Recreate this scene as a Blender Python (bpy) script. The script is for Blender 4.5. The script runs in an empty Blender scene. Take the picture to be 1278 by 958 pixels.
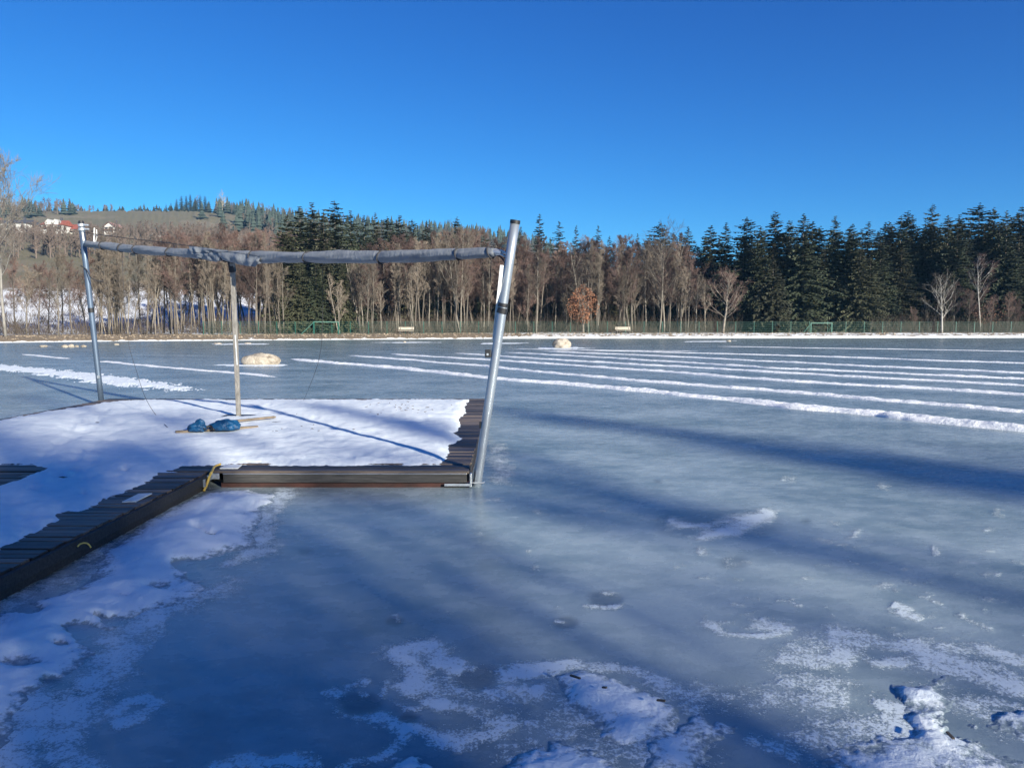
import bpy, math, random
import numpy as np
from mathutils import Vector, Matrix

random.seed(7)
S = bpy.context.scene
COL = S.collection
R = math.radians

# ------------------------------------------------------------------ camera
F, CX, CY, HC = 940.0, 639.0, 479.0, 2.0
PITCH = math.atan(76 / 940)
cp, sp = math.cos(PITCH), math.sin(PITCH)
cam = bpy.data.cameras.new('camera'); cob = bpy.data.objects.new('camera', cam); COL.objects.link(cob)
cob.location = (0, 0, HC); cob.rotation_euler = (math.pi / 2 - PITCH, 0, 0)
cam.lens = F / 1278 * 36; cam.sensor_width = 36; cam.clip_end = 6000; cam.clip_start = .05
S.camera = cob


def ray(u, v):
    """direction of the photograph's pixel, per metre of forward travel"""
    a = (u - CX) / F; b = (CY - v) / F
    return a, cp + b * sp, -sp + b * cp


def G(u, v, z=0.0):
    """the point of the level z that the photo shows at (u, v)"""
    a, b, c = ray(u, v); t = (z - HC) / c
    return Vector((a * t, b * t, z))


def D(u, v, y):
    a, b, c = ray(u, v); t = y / b
    return Vector((a * t, y, HC + c * t))


def px_of(x, y, z):
    f = y * cp - (z - HC) * sp; up = y * sp + (z - HC) * cp
    return CX + F * x / f, CY - F * up / f


def zof(v, y):
    return D(639, v, y).z


# ------------------------------------------------------------------ noise (numpy)
def _h(ix, iy, s):
    n = (ix.astype(np.int64) * 374761393 + iy.astype(np.int64) * 668265263 + s * 974711) & 0xFFFFFFFF
    n = ((n ^ (n >> 13)) * 1274126177) & 0xFFFFFFFF
    return ((n ^ (n >> 16)) & 0xFFFF) / 65535.0


def vn(x, y, s=0):
    x = np.asarray(x, float); y = np.asarray(y, float)
    ix = np.floor(x); iy = np.floor(y); fx = x - ix; fy = y - iy
    fx = fx * fx * (3 - 2 * fx); fy = fy * fy * (3 - 2 * fy)
    a = _h(ix, iy, s); b = _h(ix + 1, iy, s); c = _h(ix, iy + 1, s); d = _h(ix + 1, iy + 1, s)
    return (a * (1 - fx) + b * fx) * (1 - fy) + (c * (1 - fx) + d * fx) * fy


def fbm(x, y, o=4, s=0):
    t = 0; a = .5; n = 0
    for i in range(o):
        t = t + a * vn(x * 2 ** i, y * 2 ** i, s + i * 17); n += a; a *= .5
    return t / n


def sst(a, b, x):
    t = np.clip((x - a) / (b - a), 0, 1); return t * t * (3 - 2 * t)


# ------------------------------------------------------------------ materials
def mat(name):
    m = bpy.data.materials.new(name); m.use_nodes = True
    return m, m.node_tree, m.node_tree.nodes['Principled BSDF']


def ramp(nt, src, stops):
    r = nt.nodes.new('ShaderNodeValToRGB')
    el = r.color_ramp.elements
    while len(el) < len(stops): el.new(.5)
    for e, (p, c) in zip(el, stops):
        e.position = p; e.color = (*c, 1) if len(c) == 3 else c
    nt.links.new(src, r.inputs[0]); return r.outputs[0]


def tex(nt, kind, scale=5, coord='Object', vec=(1, 1, 1), detail=4, rough=.55, rot=(0, 0, 0)):
    tc = nt.nodes.new('ShaderNodeTexCoord'); mp = nt.nodes.new('ShaderNodeMapping')
    mp.inputs['Scale'].default_value = vec; mp.inputs['Rotation'].default_value = rot
    nt.links.new(tc.outputs[coord], mp.inputs[0])
    if kind == 'noise':
        n = nt.nodes.new('ShaderNodeTexNoise'); n.inputs['Scale'].default_value = scale
        n.inputs['Detail'].default_value = detail; n.inputs['Roughness'].default_value = rough
        nt.links.new(mp.outputs[0], n.inputs['Vector']); return n.outputs['Fac']
    n = nt.nodes.new('ShaderNodeTexVoronoi'); n.inputs['Scale'].default_value = scale
    nt.links.new(mp.outputs[0], n.inputs['Vector']); return n


def math_(nt, op, a, b=None, c=None, clamp=False):
    n = nt.nodes.new('ShaderNodeMath'); n.operation = op; n.use_clamp = clamp
    for i, v in enumerate((a, b, c)):
        if v is None: continue
        if isinstance(v, (int, float)): n.inputs[i].default_value = v
        else: nt.links.new(v, n.inputs[i])
    return n.outputs[0]


def mixc(nt, fac, a, b):
    n = nt.nodes.new('ShaderNodeMix'); n.data_type = 'RGBA'
    for i, v in ((0, fac), (6, a), (7, b)):
        if isinstance(v, (int, float)): n.inputs[i].default_value = v
        elif isinstance(v, tuple): n.inputs[i].default_value = (*v, 1)
        else: nt.links.new(v, n.inputs[i])
    return n.outputs[2]


def bump(nt, bs, h, dist, strength=1.0, chain=None):
    b = nt.nodes.new('ShaderNodeBump'); b.inputs['Strength'].default_value = strength; b.inputs['Distance'].default_value = dist
    nt.links.new(h, b.inputs['Height'])
    if chain is not None: nt.links.new(chain, b.inputs['Normal'])
    nt.links.new(b.outputs[0], bs.inputs['Normal']); return b.outputs[0]


def attr(nt, name):
    a = nt.nodes.new('ShaderNodeAttribute'); a.attribute_name = name; return a.outputs['Fac']


def flat(name, col, rough=.7, metal=0.0, var=.25, scale=6, bmp=0.0, rnd=0.0):
    """a plain surface whose colour wanders a little"""
    m, nt, b = mat(name)
    n = tex(nt, 'noise', scale)
    lo = tuple(c * (1 - var) for c in col); hi = tuple(min(1, c * (1 + var)) for c in col)
    c = ramp(nt, n, [(.3, lo), (.7, hi)])
    if rnd:
        oi = nt.nodes.new('ShaderNodeObjectInfo')
        hs = nt.nodes.new('ShaderNodeHueSaturation')
        nt.links.new(c, hs.inputs['Color'])
        nt.links.new(math_(nt, 'MULTIPLY_ADD', oi.outputs['Random'], rnd, 1 - rnd / 2), hs.inputs['Value'])
        c = hs.outputs[0]
    nt.links.new(c, b.inputs['Base Color'])
    b.inputs['Roughness'].default_value = rough; b.inputs['Metallic'].default_value = metal
    if bmp: bump(nt, b, n, bmp)
    return m


# snow
SNOW, nt, b = mat('snow')
n1 = tex(nt, 'noise', 7, detail=6); n2 = tex(nt, 'noise', 90, detail=3)
nt.links.new(ramp(nt, n1, [(.3, (.69, .76, .80)), (.65, (.82, .86, .88))]), b.inputs['Base Color'])
b.inputs['Roughness'].default_value = .65
b.inputs['Specular IOR Level'].default_value = .3
c1 = bump(nt, b, n1, .022, .6); bump(nt, b, n2, .005, .6, c1)

# snow that thins to wet slush at its edge
WETSNOW, nt, b = mat('thawing_snow')
n1 = tex(nt, 'noise', 6, detail=6); n2 = tex(nt, 'noise', 90, detail=3); n3 = tex(nt, 'noise', 26, detail=5, rough=.7)
th_ = math_(nt, 'ADD', attr(nt, 'thick'), math_(nt, 'MULTIPLY', math_(nt, 'SUBTRACT', n3, .5), .085))
th_ = math_(nt, 'ADD', th_, math_(nt, 'MULTIPLY', math_(nt, 'SUBTRACT', n1, .5), .03))
mr = nt.nodes.new('ShaderNodeMapRange'); mr.interpolation_type = 'SMOOTHSTEP'; mr.inputs[1].default_value = .0; mr.inputs[2].default_value = .022; nt.links.new(th_, mr.inputs[0])
nt.links.new(mixc(nt, mr.outputs[0], (.21, .27, .30), ramp(nt, n1, [(.3, (.66, .74, .79)), (.65, (.80, .845, .865))])), b.inputs['Base Color'])
b.inputs['Roughness'].default_value = .6
c1 = bump(nt, b, n1, .02, .6); c2 = bump(nt, b, n2, .005, .6, c1); bump(nt, b, n3, .010, .7, c2)

# granular, ploughed snow
CRUST, nt, b = mat('crusty_snow')
n1 = tex(nt, 'noise', 9, detail=6, rough=.7); n2 = tex(nt, 'noise', 2, detail=3)
nt.links.new(ramp(nt, n2, [(.3, (.72, .75, .78)), (.6, (.9, .9, .9))]), b.inputs['Base Color'])
b.inputs['Roughness'].default_value = .7
bump(nt, b, n1, .06, .8)

# ice with thin frost, cloudy places and painted fill near the viewer, trapped bubbles
ICE, nt, b = mat('ice')
at = attr(nt, 'frost'); melt = attr(nt, 'melt'); cloud_fill = attr(nt, 'cloud')
big = tex(nt, 'noise', .35, vec=(1, 1.6, 1), rot=(0, 0, .6), detail=5, rough=.6)
mid = tex(nt, 'noise', 3.0, vec=(1, 1.3, 1), detail=6, rough=.6)
fine = tex(nt, 'noise', 38, detail=5, rough=.7)
grain = tex(nt, 'noise', 160, detail=2)
cloudy = math_(nt, 'ADD', math_(nt, 'MULTIPLY', big, .62), math_(nt, 'MULTIPLY', mid, .38))
cloudy = math_(nt, 'ADD', cloudy, math_(nt, 'MULTIPLY', math_(nt, 'SUBTRACT', grain, .5), .10))
cloudy = math_(nt, 'ADD', cloudy, cloud_fill)
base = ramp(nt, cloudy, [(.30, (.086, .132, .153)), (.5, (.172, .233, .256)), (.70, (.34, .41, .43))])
base = mixc(nt, melt, base, (.035, .045, .05))
# bubbles: small pale smudges frozen in
vo = tex(nt, 'voronoi', 2.3, vec=(1, 1.9, 1), rot=(0, 0, .35))
bub = math_(nt, 'SUBTRACT', math_(nt, 'MULTIPLY_ADD', mid, .22, -.02), vo.outputs['Distance'])
bub = math_(nt, 'MULTIPLY', bub, 14, clamp=True)
sel = math_(nt, 'GREATER_THAN', tex(nt, 'noise', .9, detail=1), .46)
bub = math_(nt, 'MULTIPLY', math_(nt, 'MULTIPLY', bub, sel), .5)
base = mixc(nt, bub, base, (.55, .6, .64))
med = tex(nt, 'noise', 9, detail=5, rough=.65)
def c_(x, k): return math_(nt, 'MULTIPLY', math_(nt, 'SUBTRACT', x, .5), k)
warp = math_(nt, 'ADD', math_(nt, 'ADD', at, c_(med, 1.5)), c_(mid, .9))
gr = math_(nt, 'ADD', warp, c_(fine, 2.4))
gr = math_(nt, 'ADD', gr, c_(tex(nt, 'noise', 75, detail=3, rough=.7), 2.2))
def sm(x, a, b_):
    n = nt.nodes.new('ShaderNodeMapRange'); n.interpolation_type = 'SMOOTHSTEP'; n.inputs[1].default_value = a; n.inputs[2].default_value = b_; nt.links.new(x, n.inputs[0]); return n.outputs[0]
on = sm(at, .02, .16)
granule = math_(nt, 'MULTIPLY', sm(gr, .50, .58), on)
veil = math_(nt, 'MULTIPLY', sm(warp, .25, .95), on)
frv = math_(nt, 'MINIMUM', math_(nt, 'ADD', math_(nt, 'MULTIPLY', granule, .72), math_(nt, 'MULTIPLY', veil, .34)), .92)
col = mixc(nt, frv, base, (.72, .80, .82))
nt.links.new(col, b.inputs['Base Color'])
rg = math_(nt, 'MULTIPLY_ADD', mid, .22, .16)
rg = math_(nt, 'ADD', rg, math_(nt, 'MULTIPLY', frv, .4), clamp=True)
nt.links.new(rg, b.inputs['Roughness']); b.inputs['IOR'].default_value = 1.31
rip = tex(nt, 'noise', 5, vec=(1, 2.6, 1), detail=3, rough=.6)
c1 = bump(nt, b, math_(nt, 'MULTIPLY', rip, attr(nt, 'ripple')), .022, .6)
c2 = bump(nt, b, fine, .004, .5, c1)
bump(nt, b, frv, .02, .7, c2)

# land
LAND, nt, b = mat('land')
sn = attr(nt, 'snow'); gr = attr(nt, 'green')
n1 = tex(nt, 'noise', .9, detail=8, rough=.7); n2 = tex(nt, 'noise', 6, detail=5, rough=.7); n3 = tex(nt, 'noise', .02, detail=6, rough=.65)
brown = ramp(nt, n2, [(.3, (.075, .052, .035)), (.5, (.17, .125, .085)), (.68, (.30, .25, .19))])
green = ramp(nt, n3, [(.35, (.15, .12, .072)), (.5, (.125, .112, .062)), (.62, (.175, .145, .095))])
ground = mixc(nt, gr, brown, green)
k = math_(nt, 'ADD', sn, math_(nt, 'MULTIPLY', math_(nt, 'SUBTRACT', n1, .5), 2.2))
k = math_(nt, 'ADD', k, math_(nt, 'MULTIPLY', math_(nt, 'SUBTRACT', n2, .5), .7))
km = nt.nodes.new('ShaderNodeMapRange'); km.inputs[1].default_value = .45; km.inputs[2].default_value = .55; nt.links.new(k, km.inputs[0])
nt.links.new(mixc(nt, km.outputs[0], ground, (.78, .8, .82)), b.inputs['Base Color'])
b.inputs['Roughness'].default_value = .9; bump(nt, b, n2, .12, .6)

# wood
def wood(name, lo, mi, hi, sc=(1, 12, 12), rough=.75):
    m, nt, b = mat(name)
    n = tex(nt, 'noise', 3, vec=sc, detail=6, rough=.65); g = nt.nodes.new('ShaderNodeNewGeometry')
    f = math_(nt, 'ADD', math_(nt, 'MULTIPLY', n, .62), math_(nt, 'MULTIPLY', g.outputs['Random Per Island'], .38))
    nt.links.new(ramp(nt, f, [(.32, lo), (.5, mi), (.68, hi)]), b.inputs['Base Color'])
    b.inputs['Roughness'].default_value = rough; bump(nt, b, n, .006, .6); return m


PLANK = wood('wet_decking', (.012, .011, .011), (.045, .038, .034), (.15, .115, .09), rough=.55)
BEAM = wood('weathered_beam', (.02, .02, .02), (.055, .052, .05), (.12, .112, .105))
DBEAM = wood('dark_wet_beam', (.014, .014, .014), (.04, .038, .036), (.085, .08, .076))
RUST = wood('rusty_steel', (.02, .01, .009), (.07, .025, .018), (.12, .045, .03), sc=(1, 1, 1))
POST = wood('grey_post_wood', (.15, .14, .125), (.27, .25, .225), (.38, .36, .33), sc=(8, 8, 1))
SLAT = wood('slat_wood', (.10, .075, .05), (.22, .17, .12), (.34, .27, .2), sc=(2, 2, 2))
ALU = flat('grey_aluminium', (.32, .36, .41), .42, .6, .08, 3)
ALU2 = flat('blue_grey_aluminium', (.11, .15, .21), .45, .5, .08, 3)
GALV = flat('galvanised_steel', (.55, .57, .58), .4, .7, .15, 30)
BLACK = flat('black_rubber', (.012, .013, .016), .5)
WHITE = flat('white_paint', (.78, .78, .76), .45, 0, .04)
DIRTY = flat('pale_plastic', (.55, .58, .60), .5, 0, .2, 12)
ROPE = flat('dark_rope', (.03, .03, .035), .8)
YEL = flat('yellow_rope', (.75, .48, .10), .6)
GREEN = flat('green_coated_steel', (.015, .10, .075), .45)
STONE, nt, b = mat('pale_granite')
n = tex(nt, 'noise', 3, detail=8, rough=.7)
nt.links.new(ramp(nt, n, [(.32, (.14, .11, .08)), (.48, (.36, .31, .25)), (.7, (.50, .45, .38))]), b.inputs['Base Color']); b.inputs['Roughness'].default_value = .9
bump(nt, b, n, .16, 1.0)
# fabric
FAB, nt, b = mat('awning_fabric')
n = tex(nt, 'noise', 4, detail=4)
nt.links.new(ramp(nt, n, [(.3, (.155, .17, .19)), (.7, (.215, .23, .25))]), b.inputs['Base Color']); b.inputs['Roughness'].default_value = .6
bump(nt, b, tex(nt, 'noise', 11, vec=(1.6, 1, 1), detail=4), .02, .7)
BLUE, nt, b = mat('blue_plastic')
n = tex(nt, 'noise', 9, detail=4)
nt.links.new(ramp(nt, n, [(.3, (.003, .035, .10)), (.65, (.010, .095, .22))]), b.inputs['Base Color']); b.inputs['Roughness'].default_value = .45
bump(nt, b, n, .06, .9)
# trees
BARK_P = flat('pale_bark', (.17, .148, .122), .85, 0, .35, 2, rnd=.9)
BARK_W = flat('birch_bark', (.34, .32, .29), .8, 0, .3, 4, rnd=.2)
BARK_D = flat('grey_brown_bark', (.11, .092, .075), .9, 0, .3, 2, rnd=.5)
TWIG_R = flat('reddish_twigs', (.102, .064, .054), .9, 0, .35, .5, rnd=.9)
TWIG_T = flat('tan_twigs', (.125, .10, .078), .9, 0, .35, .5, rnd=.9)
BRUSH = flat('brush_twigs', (.078, .060, .046), .95, 0, .4, .35)
NEED = flat('spruce_needles', (.050, .052, .026), .75, 0, .55, .9, rnd=.9)
NEED2 = flat('dark_spruce_needles', (.028, .036, .018), .75, 0, .5, .9, rnd=.6)
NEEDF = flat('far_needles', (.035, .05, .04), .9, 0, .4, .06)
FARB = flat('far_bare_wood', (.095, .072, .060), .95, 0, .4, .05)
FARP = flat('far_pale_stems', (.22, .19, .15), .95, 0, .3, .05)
LEAF = flat('rust_leaves', (.235, .105, .055), .8, 0, .45, 3)
LEAFR = flat('red_brown_leaves', (.17, .085, .05), .8, 0, .4, 3)
WALLW = flat('white_render', (.47, .46, .44), .8, 0, .05)
ROOFR = flat('red_tiles', (.24, .07, .045), .8, 0, .2, 1)
ROOFD = flat('dark_tiles', (.06, .06, .07), .8, 0, .2, 1)
ROOFP = flat('pinkish_tiles', (.28, .16, .14), .8, 0, .2, 1)
WOODB = flat('balcony_wood', (.12, .06, .035), .8)
GLASS = flat('window_glass', (.03, .04, .05), .15)


# ------------------------------------------------------------------ mesh helpers
class MB:
    def __init__(s): s.v = []; s.f = []

    def add(s, vs, fs):
        k = len(s.v); s.v.extend(tuple(p) for p in vs); s.f.extend(tuple(i + k for i in q) for q in fs)

    def box(s, c, d, rot=None, taper=1.0):
        M = rot if rot is not None else Matrix.Identity(3)
        vs = []
        for sz in (-1, 1):
            t = taper if sz > 0 else 1
            for sx, sy in ((-1, -1), (1, -1), (1, 1), (-1, 1)):
                vs.append(Vector(c) + M @ Vector((sx * d[0] / 2 * t, sy * d[1] / 2 * t, sz * d[2] / 2)))
        s.add(vs, [(0, 3, 2, 1), (4, 5, 6, 7), (0, 1, 5, 4), (1, 2, 6, 5), (2, 3, 7, 6), (3, 0, 4, 7)])

    def bar(s, a, b, w, h):
        a = Vector(a); b = Vector(b); d = (b - a); z = d.normalized()
        x = Vector((0, 0, 1)).cross(z)
        x = (Vector((1, 0, 0)) - z * z.x).normalized() if abs(z.z) > .9 else x.normalized(); y = z.cross(x)
        s.box((a + b) / 2, (w, h, d.length), Matrix((x, y, z)).transposed())

    def tube(s, pts, rad, n=8, cap=True):
        pts = [Vector(p) for p in pts]
        if not hasattr(rad, '__len__'): rad = [rad] * len(pts)
        vs = []; m = len(pts); ref = None
        for i, p in enumerate(pts):
            t = (pts[min(i + 1, m - 1)] - pts[max(i - 1, 0)])
            t = t.normalized() if t.length > 1e-9 else Vector((0, 0, 1))
            if ref is None: ref = Vector((1, 0, 0)) if abs(t.x) < .8 else Vector((0, 1, 0))
            x = (ref - t * ref.dot(t)).normalized(); y = t.cross(x); ref = x
            for j in range(n):
                a = 2 * math.pi * j / n; vs.append(p + (x * math.cos(a) + y * math.sin(a)) * rad[i])
        fs = []
        for i in range(m - 1):
            for j in range(n):
                a = i * n + j; b2 = i * n + (j + 1) % n; fs.append((a, b2, b2 + n, a + n))
        if cap: fs.append(tuple(range(n))[::-1]); fs.append(tuple((m - 1) * n + j for j in range(n)))
        s.add(vs, fs)

    def mesh(s, name, m, smooth=False):
        me = bpy.data.meshes.new(name); me.from_pydata(s.v, [], s.f); me.materials.append(m)
        if smooth: me.polygons.foreach_set('use_smooth', [True] * len(me.polygons))
        me.update(); return me

    def build(s, name, m, parent=None, smooth=False, bevel=0):
        o = bpy.data.objects.new(name, s.mesh(name, m, smooth)); COL.objects.link(o)
        if parent is not None:
            o.parent = parent; o.matrix_parent_inverse = parent.matrix_basis.inverted()
        if bevel:
            bv = o.modifiers.new('bevel', 'BEVEL'); bv.width = bevel; bv.segments = 2; bv.limit_method = 'ANGLE'
        return o


def tag(o, label=None, cat=None, group=None, kind=None):
    if label: o['label'] = label
    if cat: o['category'] = cat
    if group: o['group'] = group
    if kind: o['kind'] = kind
    return o


def empty(name, loc, label, cat, group=None, rz=0):
    o = bpy.data.objects.new(name, None); COL.objects.link(o); o.empty_display_size = .2
    o.location = loc; o.rotation_euler = (0, 0, rz)
    return tag(o, label, cat, group)


def np_mesh(name, verts, faces, m, attrs=None, smooth=True):
    me = bpy.data.meshes.new(name)
    verts = np.asarray(verts, np.float32); faces = np.asarray(faces, np.int32)
    nv, nf, k = len(verts), len(faces), faces.shape[1]
    me.vertices.add(nv); me.vertices.foreach_set('co', verts.ravel())
    me.loops.add(nf * k); me.loops.foreach_set('vertex_index', faces.ravel())
    me.polygons.add(nf); me.polygons.foreach_set('loop_start', np.arange(0, nf * k, k, dtype=np.int32))
    me.polygons.foreach_set('loop_total', np.full(nf, k, np.int32))
    me.update(calc_edges=True); me.validate()
    for a, v in (attrs or {}).items():
        at = me.attributes.new(a, 'FLOAT', 'POINT'); at.data.foreach_set('value', np.asarray(v, np.float32).ravel())
    if smooth: me.polygons.foreach_set('use_smooth', np.ones(nf, bool))
    me.materials.append(m)
    o = bpy.data.objects.new(name, me); COL.objects.link(o); return o


def grid_faces(nr, nc, keep=None, flip=False):
    i = np.arange(nr - 1)[:, None] * nc + np.arange(nc - 1)[None, :]
    f = np.stack([i, i + 1, i + nc + 1, i + nc], -1)
    if flip: f = f[..., ::-1]
    f = f.reshape(-1, 4)
    if keep is not None: f = f[keep.reshape(-1)]
    return f


def compact(v, f, extra=()):
    used = np.unique(f); mp = np.full(len(v), -1); mp[used] = np.arange(len(used))
    return v[used], mp[f], [e[used] for e in extra]


def levelmap(u, v, z=0.0):
    a = (u - CX) / F; b = (CY - v) / F
    t = (z - HC) / (-sp + b * cp)
    return a * t, (cp + b * sp) * t


def sdf(px, py, poly):
    """signed distance (inside > 0) to a closed polygon"""
    d = np.full(px.shape, 1e9); ins = np.zeros(px.shape, bool); n = len(poly)
    for i in range(n):
        ax, ay = poly[i]; bx, by = poly[(i + 1) % n]
        ex, ey = bx - ax, by - ay; t = np.clip(((px - ax) * ex + (py - ay) * ey) / (ex * ex + ey * ey + 1e-12), 0, 1)
        d = np.minimum(d, np.hypot(px - ax - t * ex, py - ay - t * ey))
        c = ((ay > py) != (by > py)) & (px < (bx - ax) * (py - ay) / (by - ay + 1e-12) + ax); ins ^= c
    return np.where(ins, d, -d)


def stroke(px, py, pts, r, ys=1.8):
    d = np.full(px.shape, 1e9)
    if len(pts) == 1: pts = pts * 2
    for (ax, ay), (bx, by) in zip(pts, pts[1:]):
        ex, ey = bx - ax, (by - ay) * ys; wx = px - ax; wy = (py - ay) * ys
        t = np.clip((wx * ex + wy * ey) / (ex * ex + ey * ey + 1e-9), 0, 1)
        d = np.minimum(d, np.hypot(wx - t * ex, wy - t * ey))
    return d / r


# ------------------------------------------------------------------ world and sun
SUN = Vector((.62, -.78, 0)).normalized(); EL = R(18)
w = bpy.data.worlds.new('World'); S.world = w; w.use_nodes = True
nt = w.node_tree; bg = nt.nodes['Background']
st = nt.nodes.new('ShaderNodeTexSky'); st.sky_type = 'NISHITA'; st.sun_disc = False
st.sun_elevation = EL; st.sun_rotation = math.atan2(SUN.x, SUN.y)
st.ozone_density = 3; st.altitude = 1500; st.dust_density = .3
gm = nt.nodes.new('ShaderNodeCombineColor'); sc_ = nt.nodes.new('ShaderNodeSeparateColor'); nt.links.new(st.outputs[0], sc_.inputs[0])
for i_, g_ in enumerate((1.85, 1.42, 1.0)): nt.links.new(math_(nt, 'POWER', math_(nt, 'MINIMUM', sc_.outputs[i_], 12.0), g_), gm.inputs[i_])
mx = nt.nodes.new('ShaderNodeMix'); mx.data_type = 'RGBA'; mx.blend_type = 'MULTIPLY'; mx.inputs[0].default_value = 1
mx.inputs[7].default_value = (.059, .272, .80, 1)
nt.links.new(gm.outputs[0], mx.inputs[6]); nt.links.new(mx.outputs[2], bg.inputs[0])
bg.inputs[1].default_value = .08
sl = bpy.data.lights.new('sun', 'SUN'); sl.energy = 4.9; sl.angle = R(.9); sl.color = (1, .94, .80)
so = bpy.data.objects.new('sun', sl); COL.objects.link(so)
tosun = Vector((SUN.x * math.cos(EL), SUN.y * math.cos(EL), math.sin(EL)))
so.rotation_euler = tosun.to_track_quat('Z', 'Y').to_euler(); so.location = (20, -20, 30)
S.view_settings.view_transform = 'Standard'; S.view_settings.look = 'None'; S.view_settings.gamma = 1
S.view_settings.exposure = 1.2
S.cycles.max_bounces = 6; S.cycles.transparent_max_bounces = 4; S.cycles.caustics_reflective = False; S.cycles.caustics_refractive = False

# ------------------------------------------------------------------ pond shore and land
U_S = np.array([-400, 0, 120, 640, 1278, 1700]); V_S = np.array([430, 427.6, 426, 422.3, 421.3, 421.0])


def shore_r(th):
    """pond radius (plan distance from the camera) along azimuth th, clockwise from +Y"""
    th = np.asarray(th, float)
    u = CX + F * np.tan(np.clip(th, -.95, .95)) * 1.0
    x, y = levelmap(u, np.interp(u, U_S, V_S))
    r = np.hypot(x, y)
    side = np.abs(th)
    return np.where(side < .8, r, r * (1 - sst(.8, 1.9, side)) + 1.4 * sst(.8, 1.9, side))


D_H = np.array([0, 6, 14, 30, 85, 200, 330, 425, 540, 605, 680, 900, 3000.])
Z_H = np.array([.62, .66, .9, 2.2, 9.4, 28, 52.8, 69, 94, 104, 107, 100, 60.])
U_F = np.array([-800, 250, 300, 400, 500, 570, 640, 750, 850, 950, 1100, 2000.]); S_F = np.array([1, 1, .97, .87, .80, .79, .73, .5, .25, .1, .05, .04])


def land_z(off, th, x, y):
    u = CX + F * np.tan(np.clip(th, -1.2, 1.2))
    s = np.interp(u, U_F, S_F); s = np.where(np.abs(th) > 1.2, .05, s)
    h = .62 + (np.interp(off, D_H, Z_H) - .62) * s * np.interp(off, [40, 160], [1, 1]) * np.cos(np.clip(th, -.9, .9))
    bank = np.interp(off, [-6, -1, 0, .5, 1.1, 2.2, 3.5, 5], [-.6, -.5, -.12, .14, .3, .45, .60, .62])
    z = np.where(off < 5, bank, h)
    z = z + np.where(off > 0, (fbm(x * .8, y * .8, 4, 5) - .5) * np.interp(off, [0, 1, 4, 40, 300], [.05, .16, .10, .5, 3]), 0)
    return z


def land_at(x, y):
    th = math.atan2(x, y); off = math.hypot(x, y) - float(shore_r(th))
    return float(land_z(np.array([off]), np.array([th]), np.array([x]), np.array([y]))[0])


th = np.concatenate([np.linspace(-math.pi, -.75, 60)[:-1], np.linspace(-.75, .75, 700), np.linspace(.75, math.pi, 60)[1:]])
offs = np.concatenate([[-400, -40, -10, -3, -1, -.4], np.arange(0, 6, .3), np.arange(6, 30, 2), np.arange(30, 120, 6), np.geomspace(120, 2800, 60)])
TH, OF = np.meshgrid(th, offs, indexing='xy')
RS = shore_r(TH); RR = np.maximum(RS + OF, .02 * (1 + np.arange(len(offs))[:, None] * .01))
OFF = np.maximum(RR - RS, OF)
X = np.sin(TH) * RR; Y = np.cos(TH) * RR
Z = land_z(OFF, TH, X, Y); Z = np.where(OFF < -.5, -.6, Z)
UU = CX + F * np.tan(np.clip(TH, -1.2, 1.2))
nz = fbm(X * .6, Y * .6, 4, 9)
right = sst(560, 700, UU)
snow = np.interp(OFF, [-1, 0, .25, .6, 3, 4], [1, 1, .9, .2, .12, .1])
snow_r = np.interp(OFF, [-1, 0, .8, 1.2, 2.2, 3.0, 6], [1, 1, .85, .42, .62, .5, .3])
snow = snow * (1 - right) + snow_r * right
slope = np.interp(OFF, [5, 8, 12, 80, 92, 105], [.1, .5, .86, .8, .3, 0]) * (1 - sst(240, 420, UU))
snow = np.where(OFF > 4, slope + right * .25 * (OFF < 12) + (OFF > 4) * (OFF < 30) * (UU > 240) * .22, snow)
green = np.interp(OFF, [8, 88, 104, 112, 900], [.1, .2, .35, 1, 1])
ground = np_mesh('ground', np.stack([X, Y, Z], -1).reshape(-1, 3), grid_faces(len(offs), len(th)), LAND, {'snow': snow, 'green': green})
tag(ground, 'snowy bank, winter meadows and hills around the pond', kind='structure')

# ------------------------------------------------------------------ ice
def A(pts, x0, y0, s):
    return [(x0 + x / s, y0 + y / s) for x, y in pts]


us = np.concatenate([np.linspace(-2600, -300, 24)[:-1], np.arange(-300, 1580, 2.6), np.linspace(1580, 3800, 24)[1:]])
vs_ = np.concatenate([np.arange(417.4, 440, 1.1), np.arange(440, 1060, 2.6), np.geomspace(1060, 5200, 30)[1:]])
U, V = np.meshgrid(us, vs_)
X, Y = levelmap(U, V)
WX = (fbm(X * 2.2, Y * 2.2, 4, 61) - .5) * 60 * np.clip(4.5 / np.maximum(Y, 1), 0, 1.3); WY = (fbm(X * 2.2 + 40, Y * 2.2, 4, 62) - .5) * 30 * np.clip(4.5 / np.maximum(Y, 1), 0, 1.3)
FN = .55 + .75 * fbm(X * 5, Y * 5, 4, 63)
frost = np.zeros(U.shape); meltm = np.zeros(U.shape)


def fs_(pts, r, amp=.75, wp=1.0):
    global frost
    d = stroke(U + WX * wp, V + WY * wp, pts, r * 1.45); frost = np.maximum(frost, min(amp * 1.22, 1.0) * (1 - sst(.1, 1.45, d)) * FN)


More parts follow.
